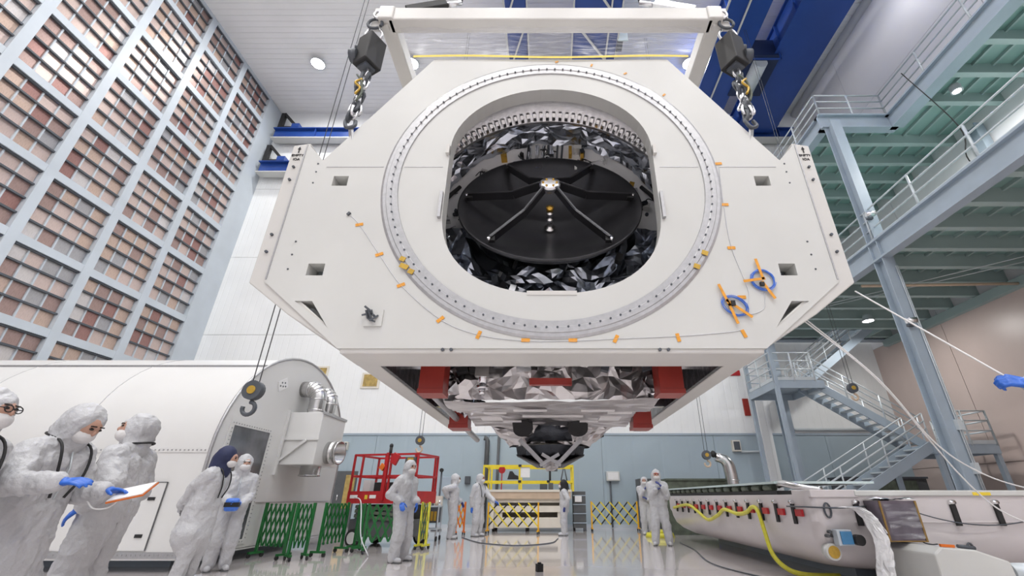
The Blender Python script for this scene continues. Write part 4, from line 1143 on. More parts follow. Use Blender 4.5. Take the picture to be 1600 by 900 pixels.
# seal frame on the top
sf = MB().bb(3.68, 5.2, 7.75, 14.6, 1.145, 1.20).build('seal_frame', 'black_dull', tb)
MB().bb(3.64, 5.25, 7.7, 14.65, 1.30, 1.335).build('seal_plate', 'flange_light', tb)
y = 7.9
while y < 14.5:
    MB().cyl((3.72, y, 1.245), (3.72, y + 0.32, 1.245), 0.055, n=10).build('seal_tube', 'olive', sf)
    y += 0.46
MB().tube(spline([V(3.75, 7.8, 1.28), V(3.7, 7.55, 1.30), V(3.8, 7.3, 1.25), V(4.1, 7.2, 1.2)]), 0.05, 8).build('hose_end', 'duct_metal', sf)
# clamps along the sides
cl_b = MB().bb(-0.02, 0.01, -0.035, 0.035, -0.15, 0.12).mesh('clamp', 'black_dull')
cl_t = MB().cyl((-0.01, -0.04, 0.14), (-0.01, 0.04, 0.14), 0.03, n=8).mesh('clamp_head', 'silver')
cl_r = MB().bb(-0.035, 0.0, -0.09, 0.09, -0.045, 0.045).mesh('clamp_tab', 'lift_red')
for k in range(13):
    y = 7.25 + 0.54 * k
    c = inst(cl_b, 'clamp', tb, (TX0 - 0.015 - 9, y - 10.7, 0.90))
    inst(cl_t, 'clamp_head', c, (0, 0, 0)); inst(cl_r, 'clamp_tab', c, (0.005, -0.17, 0.0))
for x in (5.62, 6.22, 6.85, 7.5, 4.28):
    c = inst(cl_b, 'clamp', tb, (x - 9, TY0 - 0.015 - 10.7, 0.90), (0, 0, PI / 2))
    inst(cl_t, 'clamp_head', c, (0, 0, 0))
for x, z in ((3.87, 0.94), (4.76, 0.36), (5.72, 0.45)):
    yf = TY0 - 0.02 if z > 0.8 else TY0 + 0.05
    MB().tube([V(x + 0.045 * math.cos(a), yf, z + 0.09 * math.sin(a)) for a in [2 * PI * k / 16 for k in range(16)]], 0.012, 6, True).build('pull_ring', 'steel_dark', tb)
MB().cyl((3.83, 6.93, 0.44), (3.83, 6.80, 0.44), 0.10, n=18).build('port_rim', 'white_paint', tb)
MB().cyl((3.83, 6.81, 0.44), (3.83, 6.79, 0.44), 0.075, n=18).build('port_cover', 'tape_gold', tb)
for k in range(4): MB().cyl((3.80 + 0.035 * k, 6.9, 0.63 + 0.05 * (k % 2)), (3.80 + 0.035 * k, 6.78, 0.63 + 0.05 * (k % 2)), 0.022, n=10).build('connector', 'charcoal', tb)
# bumper on the front
MB().prism([(4.56, 0.02), (4.56, 0.5), (4.66, 0.57), (5.06, 0.54), (5.42, 0.42), (5.45, 0.02)], 'y', 6.0, 7.2).build('bumper', 'white_paint', tb, bevel=0.02)
MB().bar((4.68, 6.03, 0.585), (4.84, 6.03, 0.575), 0.03).build('pin', 'orange_paint', tb)
MB().cyl((4.9, 6.05, 0.575), (5.1, 6.05, 0.555), 0.02, n=8).build('shackle_pin', 'steel_dark', tb)
MB().cyl((5.45, 6.1, 0.3), (6.2, 6.1, 0.3), 0.10, n=16).build('roller', 'rail_grey', tb)
tag(MB().tube(spline([V(3.60, y, z) for y, z in [(13.96, 0.84), (12.9, .92), (12.3, 0.91), (11.74, 0.79), (11.1, 0.65), (10.43, 0.76), (10.0, 0.88), (9.36, 0.82), (8.89, 0.86), (8.6, 0.95), (8.40, 0.88), (8.29, 0.59), (8.15, 0.28)]] + [V(3.72, 8.0, 0.1), V(3.95, 7.9, 0.035), V(4.4, 7.8, 0.035)], 5), 0.035, 8).build('hose', 'hose_yellow'), 'yellow hose draped over the clamps of the white base', 'hose')
tag(MB().tube(spline([V(3.62, 7.4, 0.98), V(3.6, 6.85, 0.98), V(4.0, 6.76, 0.97), V(4.4, 6.76, 0.99)]), 0.012, 6).build('cable', 'steel_dark'), 'dark cable around the corner of the white base', 'cable')
tag(MB().tube(catenary((5.0, 6.68, 0.92), (6.5, 6.77, 0.80), 0.09), 0.008, 5).build('cable', 'steel_dark'), 'thin dark cable sagging below the front clamps', 'cable')
tag(MB().tube(spline([V(4.88, 6.6, 0.62), V(4.85, 6.5, 0.575), V(4.76, 6.25, 0.575), V(4.67, 6.05, 0.595)]), 0.008, 5).build('cable', 'steel_dark'), 'thin dark cable from the wrapped box to the bumper', 'cable')
# wrapped instrument box
wx = thing('wrapped_box', 'instrument box in clear plastic wrap with brown taped edges', 'box', (4.65, 6.65, 0.57))
MB().bb(4.40, 4.90, 6.50, 6.79, 0.58, 1.06).build('body', 'wrap_dark', wx)
foil_sheet(lambda u, v: (V(4.46 + 0.42 * u, 6.485, 0.62 + 0.40 * v), V(0, -1, 0)), 8, 8, 0.012, 8, 3, 'wrap', 'clear_wrap', wx)
for a, b in (((4.42, 0.58), (4.42, 1.06)), ((4.895, 0.58), (4.895, 1.06)), ((4.40, 0.59), (4.90, 0.59))):
    MB().bar((a[0], 6.492, a[1]), (b[0], 6.492, b[1]), 0.024, 0.012).build('edge_tape', 'tape_brown', wx)
foil_sheet(lambda u, v: (V(4.38 + 0.54 * u, 6.50 + 0.28 * v, 1.08), V(0, 0, 1)), 8, 4, 0.03, 8, 5, 'top_wrap', 'foil', wx)
bv = thing('blue_monitor', 'small blue control box on the white base beside a black fan', 'control box', (3.98, 6.7, 0.52))
MB().bb(3.86, 4.06, 6.68, 6.80, 0.52, 0.71).build('case', 'steel_frame', bv, bevel=0.008)
MB().bb(3.90, 4.05, 6.665, 6.68, 0.54, 0.69).build('face', 'panel_blue', bv)
MB().cyl((4.12, 6.72, 0.59), (4.12, 6.62, 0.59), 0.065, n=16).build('fan', 'black_dull', bv)
def drape(u, v):
    a = -0.3 + 2.2 * u
    path = spline([V(3.98, 6.66, 0.98), V(4.16, 6.60, 0.97), V(4.27, 6.52, 0.80), V(4.29, 6.48, 0.55), V(4.22, 6.46, 0.25), V(4.2, 6.42, 0.02)], 4)
    i = min(len(path) - 1, int(v * (len(path) - 1)))
    p = path[i]
    w = 0.07 + 0.05 * v
    return p + V((u - 0.5) * 2 * w, -0.10 * math.sin(PI * u), 0), V(0.3, -1, 0)
tag(foil_sheet(drape, 9, 20, 0.035, 7, 11, 'plastic_drape', 'plastic_white', None), 'crumpled white plastic sleeve drooping from the white base', 'plastic sheet')

# silver duct behind the base
dk = thing('exhaust_duct', 'silver bent exhaust duct standing behind the white base', 'duct', (5.95, 15.5, 0))
pts = [V(6.0, 15.5, 0.02), V(6.0, 15.5, 1.0), V(5.98, 15.5, 1.75)] + [V(5.70 + 0.26 * math.cos(a), 15.5, 1.95 + 0.32 * math.sin(a)) for a in (0.2, 0.6, 1.0, 1.4)] + [V(5.55, 15.5, 2.32)]
MB().tube(pts, [0.2, 0.2, 0.2, 0.2, 0.19, 0.17, 0.15, 0.14], 16).build('duct', 'duct_metal', dk)
for z in (1.2, 1.6): MB().lathe([(0.2, -.02), (0.215, 0), (0.2, .02)], (6.0, 15.5, z), (0, 0, 1), 16).build('duct_band', 'duct_metal', dk)
MB().ell((5.50, 15.5, 2.40), (0.09, 0.09, 0.11)).build('cap', 'black_dull', dk)
tag(MB().tube(spline([V(3.55, 13.5, 0.01), V(3.38, 11.69, 0.01), V(3.01, 9.52, 0.01), V(3.17, 8.18, 0.01), V(3.6, 7.2, 0.01)]), 0.012, 5).build('floor_cable', 'steel_dark'), 'dark cable trailing on the floor beside the white base', 'cable')
tag(MB().tube(spline([V(-2.6, 15.2, 0.01), V(-2.0, 13.8, 0.01), V(-1.61, 13.22, 0.01), V(-0.74, 12.72, 0.01), V(0.07, 13.4, 0.01), V(0.3, 14.8, 0.01)]), 0.014, 5).build('floor_cable', 'steel_dark'), 'curved dark cable on the floor before the yellow platform', 'cable')
tag(MB().box((-0.14, 8.5, 0.055), (0.1, 0.1, 0.11), 0.4).cyl((-0.14, 8.5, 0.11), (-0.14, 8.5, 0.13), 0.03).build('floor_marker', 'black_dull'), 'tiny black block lying on the shiny floor', 'block')

# ------------------------------------------------------------------ folding lattice gates
def gate(a, b, h, n, m1, m2, label, mp=None, cat='gate', grp=None, base=0.09, hs=None):
    a = Vector((a[0], a[1], 0)); b = Vector((b[0], b[1], 0))
    t = thing('folding_gate', label, cat, (a + b) / 2, 0, grp)
    d = (b - a).normalized(); nrm = V(-d.y, d.x, 0)
    for p in (a, b):
        MB().bb(-0.025, 0.025, -0.025, 0.025, base, h).build('post', mp or m1, t, False).location = p - t.location
        MB().bar(p - nrm * 0.16 + V(0, 0, base), p + nrm * 0.16 + V(0, 0, base), 0.05, 0.04).build('foot', mp or m1, t)
        for s in (-0.14, 0.14):
            c = p + nrm * s
            MB().cyl(c + d * 0.015 + V(0, 0, 0.04), c - d * 0.015 + V(0, 0, 0.04), 0.04, n=12).build('castor', 'rubber', t)
    L = (b - a).length; w = L / n
    z0, z1 = base + 0.12, h - 0.02
    for k in range(-1, n):
        p0, p1 = a + d * (w * max(0, k)), a + d * (w * min(n, k + 2))
        f0 = 0.0 if k >= 0 else 0.5; f1 = 1.0 if k + 2 <= n else 0.5
        for s, m in ((1, m1), (-1, m2)):
            za, zb = (z0, z1) if s > 0 else (z1, z0)
            q0 = p0 + V(0, 0, za + (zb - za) * f0) + nrm * (0.012 * s); q1 = p1 + V(0, 0, za + (zb - za) * f1) + nrm * (0.012 * s)
            MB().bar(q0, q1, 0.012, 0.042).build('slat', m, t)
    return t
gate((-5.95, 10.35), (-5.2, 10.02), 1.0, 6, 'green_paint', 'green_paint', 'green folding gate beside the glazed container door')
gate((-5.0, 9.80), (-4.78, 10.02), 1.0, 4, 'green_paint', 'green_paint', 'tightly folded green gate below the silver duct unit')
gate((-4.72, 10.42), (-4.60, 11.28), 1.0, 6, 'green_paint', 'green_paint', 'green folding gate turned away from the container end')
gate((-4.46, 11.62), (-4.22, 11.30), 0.98, 5, 'green_paint', 'green_paint', 'green folding gate by the white wheel of the lift')
gate((-4.02, 11.0), (-3.25, 11.35), 0.98, 5, 'green_paint', 'green_paint', 'green folding gate across the front of the red lift')
gate((-3.05, 11.9), (-2.87, 11.85), 1.0, 3, 'yellow_paint', 'green_paint', 'yellow folded gate standing beside the red lift', 'hose_yellow')
gate((-2.05, 16.9), (-0.32, 16.6), 0.95, 5, 'black_dull', 'yellow_paint', 'black and yellow folding gate before the cream platform', 'amber_paint')
gate((1.6, 18.0), (3.3, 18.1), 0.97, 5, 'black_dull', 'yellow_paint', 'black and yellow folding gate at the end of the hall', 'amber_paint')
gate((-3.0, 16.2), (-2.75, 16.3), 0.97, 2, 'amber_paint', 'orange_paint', 'folded orange gate between two workers', 'orange_paint')

# ------------------------------------------------------------------ red scissor lift
sl = thing('scissor_lift', 'red scissor lift with guard rails and dark chassis', 'lift', (-4.1, 12.75, 0), R(-14))
sl.scale = (0.9, 0.95, 0.98)
def B(x0, x1, y0, y1, z0, z1, nm, m, p=None, bev=0.0):
    return MB().bb(x0, x1, y0, y1, z0, z1).build(nm, m, p or sl, False, bev)
B(-0.95, 0.95, -0.45, 0.55, 0.22, 0.62, 'chassis', 'charcoal', None, 0.02)
B(-0.8, 0.8, -0.43, 0.5, 0.62, 0.95, 'scissor_stack', 'black_dull')
for k in range(3):
    z = 0.60 + 0.11 * k
    MB().bar((-0.8, -0.46, z), (0.8, -0.46, z + 0.09), 0.03, 0.07).build('scissor_arm', 'steel_dark', sl, False)
    MB().bar((0.8, -0.48, z), (-0.8, -0.48, z + 0.09), 0.03, 0.07).build('scissor_arm', 'olive', sl, False)
for x in (-0.7, 0.75):
    for y in (-0.5, 0.55):
        w = MB().cyl((x, y - 0.08, 0.2), (x, y + 0.08, 0.2), 0.2, n=20).build('wheel', 'rubber', sl, False)
        MB().cyl((0, -0.095, 0.2) if False else (x, y - 0.095, 0.2), (x, y + 0.095, 0.2), 0.135, n=18).build('hub', 'white_paint', w, False)
B(-1.05, 1.05, -0.55, 0.6, 0.98, 1.06, 'platform', 'charcoal')
B(-1.05, 1.05, -0.57, -0.55, 0.98, 1.27, 'toe_board', 'lift_red')
B(-1.05, 1.05, 0.60, 0.62, 0.98, 1.27, 'toe_board', 'lift_red')
B(-1.07, -1.05, -0.57, 0.62, 0.98, 1.27, 'toe_board', 'lift_red')
B(1.05, 1.07, -0.57, 0.62, 0.98, 1.27, 'toe_board', 'lift_red')
for x in (-1.03, -0.75, 0.0, 0.18, 0.95, 1.03):
    for y in (-0.55, 0.6):
        B(x - 0.025, x + 0.025, y - 0.025, y + 0.025, 1.05, 2.16, 'post', 'lift_red')
for y in (-0.55, 0.6):
    for z in (1.63, 2.16): MB().bar((-1.05, y, z), (1.05, y, z), 0.05).build('guard_rail', 'lift_red', sl, False)
for x in (-1.03, 1.03):
    for z in (1.63, 2.16): MB().bar((x, -0.55, z), (x, 0.6, z), 0.05).build('guard_rail', 'lift_red', sl, False)
B(0.62, 1.0, -0.62, -0.5, 1.28, 1.62, 'document_box', 'charcoal', None, 0.01)
B(0.70, 0.93, -0.63, -0.62, 1.40, 1.52, 'label_plate', 'paper')
B(0.66, 0.98, -0.62, -0.5, 1.68, 2.08, 'control_box', 'charcoal', None, 0.01)
B(0.74, 0.88, -0.63, -0.62, 1.86, 1.97, 'label_plate', 'paper')
B(0.74, 0.92, -0.632, -0.62, 2.0, 2.06, 'label_plate', 'tape_gold')
B(-0.78, -0.05, 0.1, 0.5, 1.06, 1.5, 'battery_case', 'black_dull', None, 0.01)
B(-0.95, -0.72, -0.1, 0.1, 1.06, 1.55, 'manual_case', 'paper')
B(0.05, 0.12, -0.64, -0.55, 1.05, 2.2, 'gate_post', 'lift_red')
MB().box((0.33, -0.6, 2.04), (0.2, 0.08, 0.26), 0, 0, 0.5).build('gate_latch', 'lift_red', sl, False)
MB().box((-0.05, -0.6, 1.85), (0.14, 0.06, 0.14), 0, 0, 0.6).build('warning_flag', 'orange_paint', sl, False)
for x, w, m in ((-0.85, 0.24, 'paper'), (-0.45, 0.09, 'tape_yellow'), (-0.24, 0.2, 'paper')):
    B(x - w / 2, x + w / 2, -0.576, -0.57, 1.08 + (0.02 if w > .1 else 0), 1.18, 'decal', m)
tag(MB().cyl((-4.13, 12.22, 2.1), (-4.13, 12.22, 2.3), 0.04).ell((-4.13, 12.22, 2.33), (.05, .05, .06)).build('beacon', 'black_dull'), 'small black beacon on top of the red lift', 'beacon')
tag(MB().tube(spline([V(-4.95, 12.42, 1.08), V(-4.72, 11.9, 1.10), V(-4.38, 11.35, 1.04), V(-4.16, 10.95, 0.80), V(-3.95, 10.6, 0.35), V(-3.7, 10.5, 0.02)]), 0.012, 5).build('power_cable', 'wire_grey'), 'pale cable hanging from the red lift over the green gate', 'cable')

# ------------------------------------------------------------------ cream work platform with yellow rails
wp = thing('work_platform', 'cream wheeled work platform with yellow guard rails', 'platform', (-0.75, 18.3, 0))
px0, px1, py0, py1 = -2.2, 0.85, 17.6, 19.0
MB().bb(px0, px1, py0, py1, 1.05, 1.28).build('deck', 'tan_panel', wp, bevel=0.01)
MB().bb(px0 - .02, px1 + .02, py0 - .03, py1, 1.28, 1.36).build('deck_top', 'cream', wp)
MB().bb(px0 + 0.1, px1 - 0.1, py0 + 0.1, py1 - 0.1, 0.93, 1.06).build('underframe', 'cream', wp)
MB().bb(px0 + 0.1, px1 - 0.1, py0 + 0.1, py1 - 0.1, 0.62, 0.83).build('underframe', 'cream', wp)
MB().bb(px0 + 0.25, px1 - 0.25, py0 + 0.65, py1 - 0.15, 0.82, 0.94).build('crossbeam', 'cream', wp)
MB().bb(px0 + 0.15, px1 - 0.15, py0 + 0.15, py1 - 0.2, 0.12, 0.45).build('base_box', 'cream', wp, bevel=0.01)
MB().bb(px0 + 0.15, px0 + 0.55, py0 + 0.15, py1 - 0.2, 0.45, 0.63).build('base_post', 'cream', wp)
MB().bb(px1 - 0.5, px1 - 0.15, py0 + 0.15, py1 - 0.2, 0.45, 0.63).build('base_post', 'cream', wp)
MB().bb(px0 + 0.15, px1 - 0.15, py1 - 0.24, py1 - 0.19, 0.12, 0.64).build('base_back', 'cream', wp)
for x in (px0 + 0.2, px1 - 0.25): MB().bb(x - 0.06, x + 0.06, py0 + 0.02, py0 + 0.14, 0.1, 1.05).build('leg', 'cream', wp)
for x in (px0 + 0.25, -0.75, px1 - 0.25):
    for y in (py0 + 0.3, py1 - 0.3): MB().cyl((x - 0.05, y, 0.09), (x + 0.05, y, 0.09), 0.09, n=14).build('castor', 'rubber', wp)
for x in (px0 - 0.18, px0 + 0.12, -1.05, px1 + 0.08):
    MB().bb(x - 0.03, x + 0.03, py0, py0 + 0.06, 1.3, 2.2).build('rail_post', 'yellow_paint', wp)
for y in (py0 + 0.03, py1 - 0.03):
    for z in (1.62, 2.16): MB().bar((px0 - 0.2, y, z), (px1 + 0.1, y, z), 0.055, 0.075).build('guard_rail', 'yellow_paint', wp)
for x in (px0 - 0.15, px1 + 0.08):
    for z in (1.62, 2.16): MB().bar((x, py0, z), (x, py1, z), 0.055).build('guard_rail', 'yellow_paint', wp)
for x in (px0 - .15, -1.05, px1 + .08): MB().bb(x - 0.03, x + 0.03, py1 - .06, py1, 1.3, 2.2).build('rail_post', 'yellow_paint', wp)
for x, z in ((-1.04, 2.17), (-1.04, 1.63), (0.02, 1.63)): MB().box((x, py0 + 0.0, z), (0.11, 0.06, 0.08)).build('rail_clamp', 'black_dull', wp)
tag(MB().cyl((-1.75, 18.1, 2.05), (-1.75, 18.05, 2.05), 0.13, n=18).cyl((-1.75, 18.05, 2.05), (-1.75, 18.02, 2.05), 0.05).box((-1.75, 18.1, 1.70), (0.04, 0.04, 0.69)).build('stop_sign', 'lift_red'), 'round red marker on a stand on the yellow railed platform', 'marker')
tag(MB().prism([(-1.5, 1.70), (-1.42, 1.98), (-1.32, 1.98), (-1.22, 1.86), (-1.1, 1.82), (-1.08, 1.70)], 'y', 17.62, 17.72).build('harness_bag', 'black_dull'), 'black bag hung on the yellow platform rail', 'bag')
tag(MB().box((-0.85, 17.66, 1.95), (0.36, 0.05, 0.36)).box((-0.85, 17.68, 2.1), (0.1, 0.03, 0.1)).build('notice_board', 'paper'), 'white notice hung between the yellow rails', 'notice')
vs_ = thing('vise_stand', 'dark machine stand on the yellow railed platform', 'machine', (0.05, 18.2, 1.36))
MB().bb(-0.3, -0.02, 18.0, 18.3, 1.36, 1.56).build('base', 'steel_dark', vs_)
MB().bb(0.02, 0.2, 18.0, 18.3, 1.36, 1.6).build('base', 'charcoal', vs_)
MB().cyl((0.08, 18.1, 1.5), (0.08, 18.1, 2.1), 0.04).build('spindle', 'black_dull', vs_)
MB().box((0.2, 18.1, 2.05), (0.34, 0.1, 0.1)).build('head', 'steel_dark', vs_)
for a in (-0.18, 0.18): MB().cyl((0.62 + a, 18.3, 1.36), (0.62 + a * 0.15, 18.3, 2.1), 0.025, n=8).build('tripod_leg', 'steel_dark', vs_)
# side equipment: dark rack right of the platform, trolley on the left
rk = thing('equipment_rack', 'dark grey equipment rack beside the cream platform', 'rack', (1.15, 18.3, 0))
MB().bb(0.95, 1.4, 18.0, 18.9, 0.1, 1.3).build('body', 'charcoal', rk)
for z in (0.25, 0.55, 0.85, 1.15): MB().bb(0.93, 1.42, 17.97, 18.92, z, z + 0.03).build('shelf', 'steel_blue', rk)
MB().bb(1.0, 1.25, 17.94, 17.97, 0.95, 1.15).build('label_plate', 'paper', rk)
for x in (0.98, 1.37):
    for y in (18.05, 18.85): MB().cyl((x - .02, y, 0.05), (x + .02, y, 0.05), 0.05).build('castor', 'rubber', rk)
dr = thing('dark_rack', 'tall dark rack behind the two workers by the white base', 'rack', (3.85, 18.6, 0))
MB().bb(3.5, 4.3, 18.3, 19.1, 0.05, 1.75).build('body', 'charcoal', dr)
for k in range(5): MB().bb(3.55, 4.25, 18.28, 18.3, 0.15 + 0.32 * k, 0.4 + 0.32 * k).build('drawer', 'olive', dr)
tag(MB().bb(4.0, 6.2, 16.2, 16.9, 0.0, 1.62).bb(4.0, 6.2, 16.15, 16.95, 1.62, 1.68).build('storage_crate', 'olive'), 'long dark green crate standing behind the white base', 'crate')
tc_ = thing('tool_cart', 'grey tool cart with parts on top beside the worker', 'cart', (-3.35, 14.2, 0))
for x in (-3.58, -3.12):
    for y in (14.0, 14.45):
        MB().bb(x - 0.015, x + 0.015, y - 0.015, y + 0.015, 0.1, 0.9).build('leg', 'rail_grey', tc_)
        MB().cyl((x - .02, y, 0.06), (x + .02, y, 0.06), 0.06).build('castor', 'rubber', tc_)
for z in (0.28, 0.86): MB().bb(-3.6, -3.1, 13.98, 14.47, z, z + 0.03).build('shelf', 'rail_grey', tc_)
MB().bb(-3.56, -3.14, 14.0, 14.45, 0.45, 0.84).build('drawer_box', 'steel_dark', tc_)
for k in range(4): MB().bb(-3.52 + 0.095 * k, -3.45 + 0.095 * k, 13.985, 14.0, 0.5, 0.74).build('slot', 'tape_gold', tc_)
for k in range(5):
    tag(MB().cyl((-3.54 + 0.1 * k, 14.15 + 0.05 * (k % 2), 0.89), (-3.54 + 0.1 * k, 14.15 + 0.05 * (k % 2), 1.0 + 0.03 * (k % 3)), 0.035, 0.025).build('bottle', ['tape_gold', 'paper', 'steel_dark', 'tan_panel', 'silver'][k]), ['amber bottle on the grey tool cart', 'white bottle on the grey tool cart', 'dark grey bottle on the grey tool cart', 'tan bottle on the grey tool cart', 'silver bottle on the grey tool cart'][k], 'bottle', 'bottles on the tool cart')
tag(MB().bb(-3.42, -3.12, 14.26, 14.46, 0.89, 1.14).bb(-3.40, -3.14, 14.25, 14.26, 0.92, 1.1).build('carton', 'cream'), 'cream carton on the grey tool cart', 'carton')
sp_ = thing('stanchion', 'dark post with round top against the blue wall', 'post', (-4.1, 18.3, 0))
MB().cyl((-4.1, 18.3, 0.0), (-4.1, 18.3, 0.04), 0.2).build('base', 'steel_dark', sp_)
MB().cyl((-4.1, 18.3, 0.04), (-4.1, 18.3, 2.0), 0.035, n=10).build('pole', 'steel_dark', sp_)
MB().cyl((-4.1, 18.33, 2.05), (-4.1, 18.2, 2.05), 0.07, n=12).build('head', 'black_dull', sp_)
tag(MB().cyl((3.45, 15.4, 0.0), (3.45, 15.4, 0.12), 0.45, 0.4, 20).cyl((3.45, 15.4, 0.12), (3.45, 15.4, 0.2), 0.3, 0.25, 20).build('coiled_mat', 'hose_yellow'), 'yellow coiled hose lying between the two workers', 'hose coil')

# ------------------------------------------------------------------ ropes, crane cables and hooks
tag(MB().tube(catenary((2.36, 3.04, 2.53), (2.80, 2.62, 1.74), 0.0), 0.006, 6).build('tag_rope', 'paper'), 'white tag rope from the frame corner to a blue glove', 'rope')
tag(MB().tube(spline([V(2.02, 3.25, 2.42), V(2.51, 3.3, 1.92), V(3.02, 3.6, 1.49), V(3.55, 3.9, 1.29), V(4.16, 4.2, 1.18), V(4.9, 4.5, 1.11)]), 0.0055, 6).build('tag_rope', 'paper'), 'white tag rope from under the frame running flat past the column', 'rope')
tag(MB().tube(spline([V(1.99, 3.25, 2.42), V(2.49, 3.3, 1.93), V(2.99, 3.6, 1.50), V(3.21, 3.7, 1.26), V(3.46, 3.8, 1.05), V(3.75, 3.9, 0.93), V(4.2, 4.0, 0.81)]), 0.0055, 6).build('tag_rope', 'paper'), 'white tag rope from under the frame crossing the white base', 'rope')
def hook_block(x, y, z, top, label, mh='tan_panel'):
    t = thing('hook_block', label, 'hook', (x, y, z))
    MB().cyl((x, y - 0.06, z + 0.28), (x, y + 0.06, z + 0.28), 0.14, n=18).build('sheave', 'steel_dark', t)
    MB().cyl((x, y - 0.075, z + 0.28), (x, y + 0.075, z + 0.28), 0.06, n=14).build('hub', 'tape_gold', t)
    MB().tube([V(x + 0.09 * math.cos(a), y, z + 0.02 + 0.09 * math.sin(a)) for a in [PI * 0.5 - 1.6 * PI * k / 14 for k in range(15)]], 0.03, 8).build('hook', mh, t)
    for dx in (-0.05, 0.05): MB().cyl((x + dx, y, z + 0.3), (x + dx, y, top), 0.008, n=5).build('wire_rope', 'charcoal', t)
hook_block(9.05, 13.0, 3.75, 20.55, 'dark crane hook block hanging before the stairs')
hook_block(-4.36, 6.5, 2.25, 22.8, 'dark crane hook block hanging before the container roof', 'steel_dark')
hook_block(5.1, 15.0, 2.05, 22.8, 'small crane hook block hanging by the silver duct')
hook_block(-4.05, 14.6, 2.45, 22.8, 'small crane hook block hanging above the red lift')
fl = thing('flood_light', 'grey flood light on the crane girder beyond the film', 'flood light', (3.3, 13.4, 19.95))
MB().bb(3.19, 3.45, 13.2, 13.7, 19.95, 20.6).build('housing', 'steel_dark', fl)
MB().bb(3.22, 3.68, 13.16, 13.2, 19.98, 20.57).build('glass', 'flange_light', fl)
MB().bar((3.3, 13.45, 20.5), (3.1, 13.45, 20.8), 0.08).build('bracket', 'steel_dark', fl)

# ------------------------------------------------------------------ people in coveralls
WR = bpy.data.textures.new('cloth_folds', 'CLOUDS'); WR.noise_scale = 0.10; WR.noise_depth = 2
def capsule(mb, p, q, r0, r1, n=12):
    p = Vector(p); q = Vector(q); L = (q - p).length
    if L < 1e-5: q = p + V(0, 0, 0.001); L = 0.001
    pr = [(0.0, -r0)] + [(r0 * math.sin(a), -r0 * math.cos(a)) for a in (0.5, 1.0, 1.4)]
    pr += [(r1 * math.sin(a), L - r1 * math.cos(a)) for a in (1.75, 2.14, 2.64)] + [(0.0, L + r1)]
    x, y, d = basis(q - p)
    vs = [p + d * pr[0][1]]
    for r, h in pr[1:-1]:
        vs += [p + d * h + x * (math.cos(2 * PI * i / n) * r) + y * (math.sin(2 * PI * i / n) * r) for i in range(n)]
    vs.append(p + d * pr[-1][1])
    m = len(pr) - 2
    fs = [(0, 1 + (i + 1) % n, 1 + i) for i in range(n)]
    for j in range(m - 1):
        for i in range(n):
            a = 1 + j * n
            fs.append((a + i, a + (i + 1) % n, a + n + (i + 1) % n, a + n + i))
    a = 1 + (m - 1) * n
    fs += [(a + i, a + (i + 1) % n, len(vs) - 1) for i in range(n)]
    return mb.add(vs, fs, True)
def fuse(mb, m, voxel, smooth=4, folds=0.0, name='body'):
    """merge overlapping closed shapes into one continuous smooth surface"""
    o = bpy.data.objects.new('tmp', mb.mesh(name, m)); C.objects.link(o)
    r = o.modifiers.new('r', 'REMESH'); r.mode = 'VOXEL'; r.voxel_size = voxel; r.use_smooth_shade = True
    if smooth:
        k = o.modifiers.new('s', 'SMOOTH'); k.factor = 0.5; k.iterations = smooth
    if folds:
        pass
    dg = bpy.context.evaluated_depsgraph_get()
    me = bpy.data.meshes.new_from_object(o.evaluated_get(dg))
    me.name = name
    if not me.materials: me.materials.append(MATS[m])
    for p in me.polygons: p.use_smooth = True
    if folds:
        nn = [v.normal.copy() for v in me.vertices]
        sd = len(me.vertices) % 37
        for v, n in zip(me.vertices, nn):
            c = v.co
            q = V(c.x * 1.25 + 0.35 * c.z, c.y * 1.25 - 0.3 * c.z, c.z * 0.55)
            v.co = c + n * (crumple(q, folds, 7.0, sd) + crumple(q, folds * 0.5, 16, sd + 3))
    bpy.data.objects.remove(o)
    return me
def hand_mesh(curl, side, m, voxel=0.0055, name='glove'):
    """fingers along +y, back of the hand +z, thumb on the `side` x"""
    mb = MB()
    xs = [side * 0.033, side * 0.011, -side * 0.011, -side * 0.031]
    ln = [0.072, 0.082, 0.077, 0.060]
    for k in range(4):
        base = V(xs[k], 0.092 - 0.004 * abs(k - 1.2), 0)
        capsule(mb, V(xs[k] * 0.62, 0.01, 0), base, 0.0155, 0.0125, 10)
        p = base; a = curl * 0.5 + 0.05 * k
        spread = xs[k] * 0.8
        for j, f in enumerate((0.46, 0.31, 0.23)):
            d = V(spread * (1 if curl < 0.8 else 0.2), math.cos(a), -math.sin(a)).normalized()
            q = p + d * (ln[k] * f)
            capsule(mb, p, q, 0.0112 - 0.0012 * j, 0.0104 - 0.0012 * j, 10)
            p = q; a += curl * 0.75
    p = V(side * 0.028, 0.022, -0.006)
    d1 = V(side * 0.72, 0.62, -0.30 - 0.25 * curl).normalized(); d2 = V(side * 0.28, 0.85, -0.38 - 0.3 * curl).normalized()
    capsule(mb, p, p + d1 * 0.042, 0.0165, 0.0125, 10); p = p + d1 * 0.042
    capsule(mb, p, p + d2 * 0.032, 0.012, 0.0115, 10); p = p + d2 * 0.032
    capsule(mb, p, p + d2 * 0.024, 0.011, 0.0095, 10)
    capsule(mb, V(0, -0.065, 0), V(0, 0.02, 0), 0.031, 0.029, 12)
    return fuse(mb, m, voxel, 2, 0, name)
GL = {}
def glove_me(curl, side, m):
    k = (curl, side, m)
    if k not in GL: GL[k] = hand_mesh(curl, side, m)
    return GL[k]

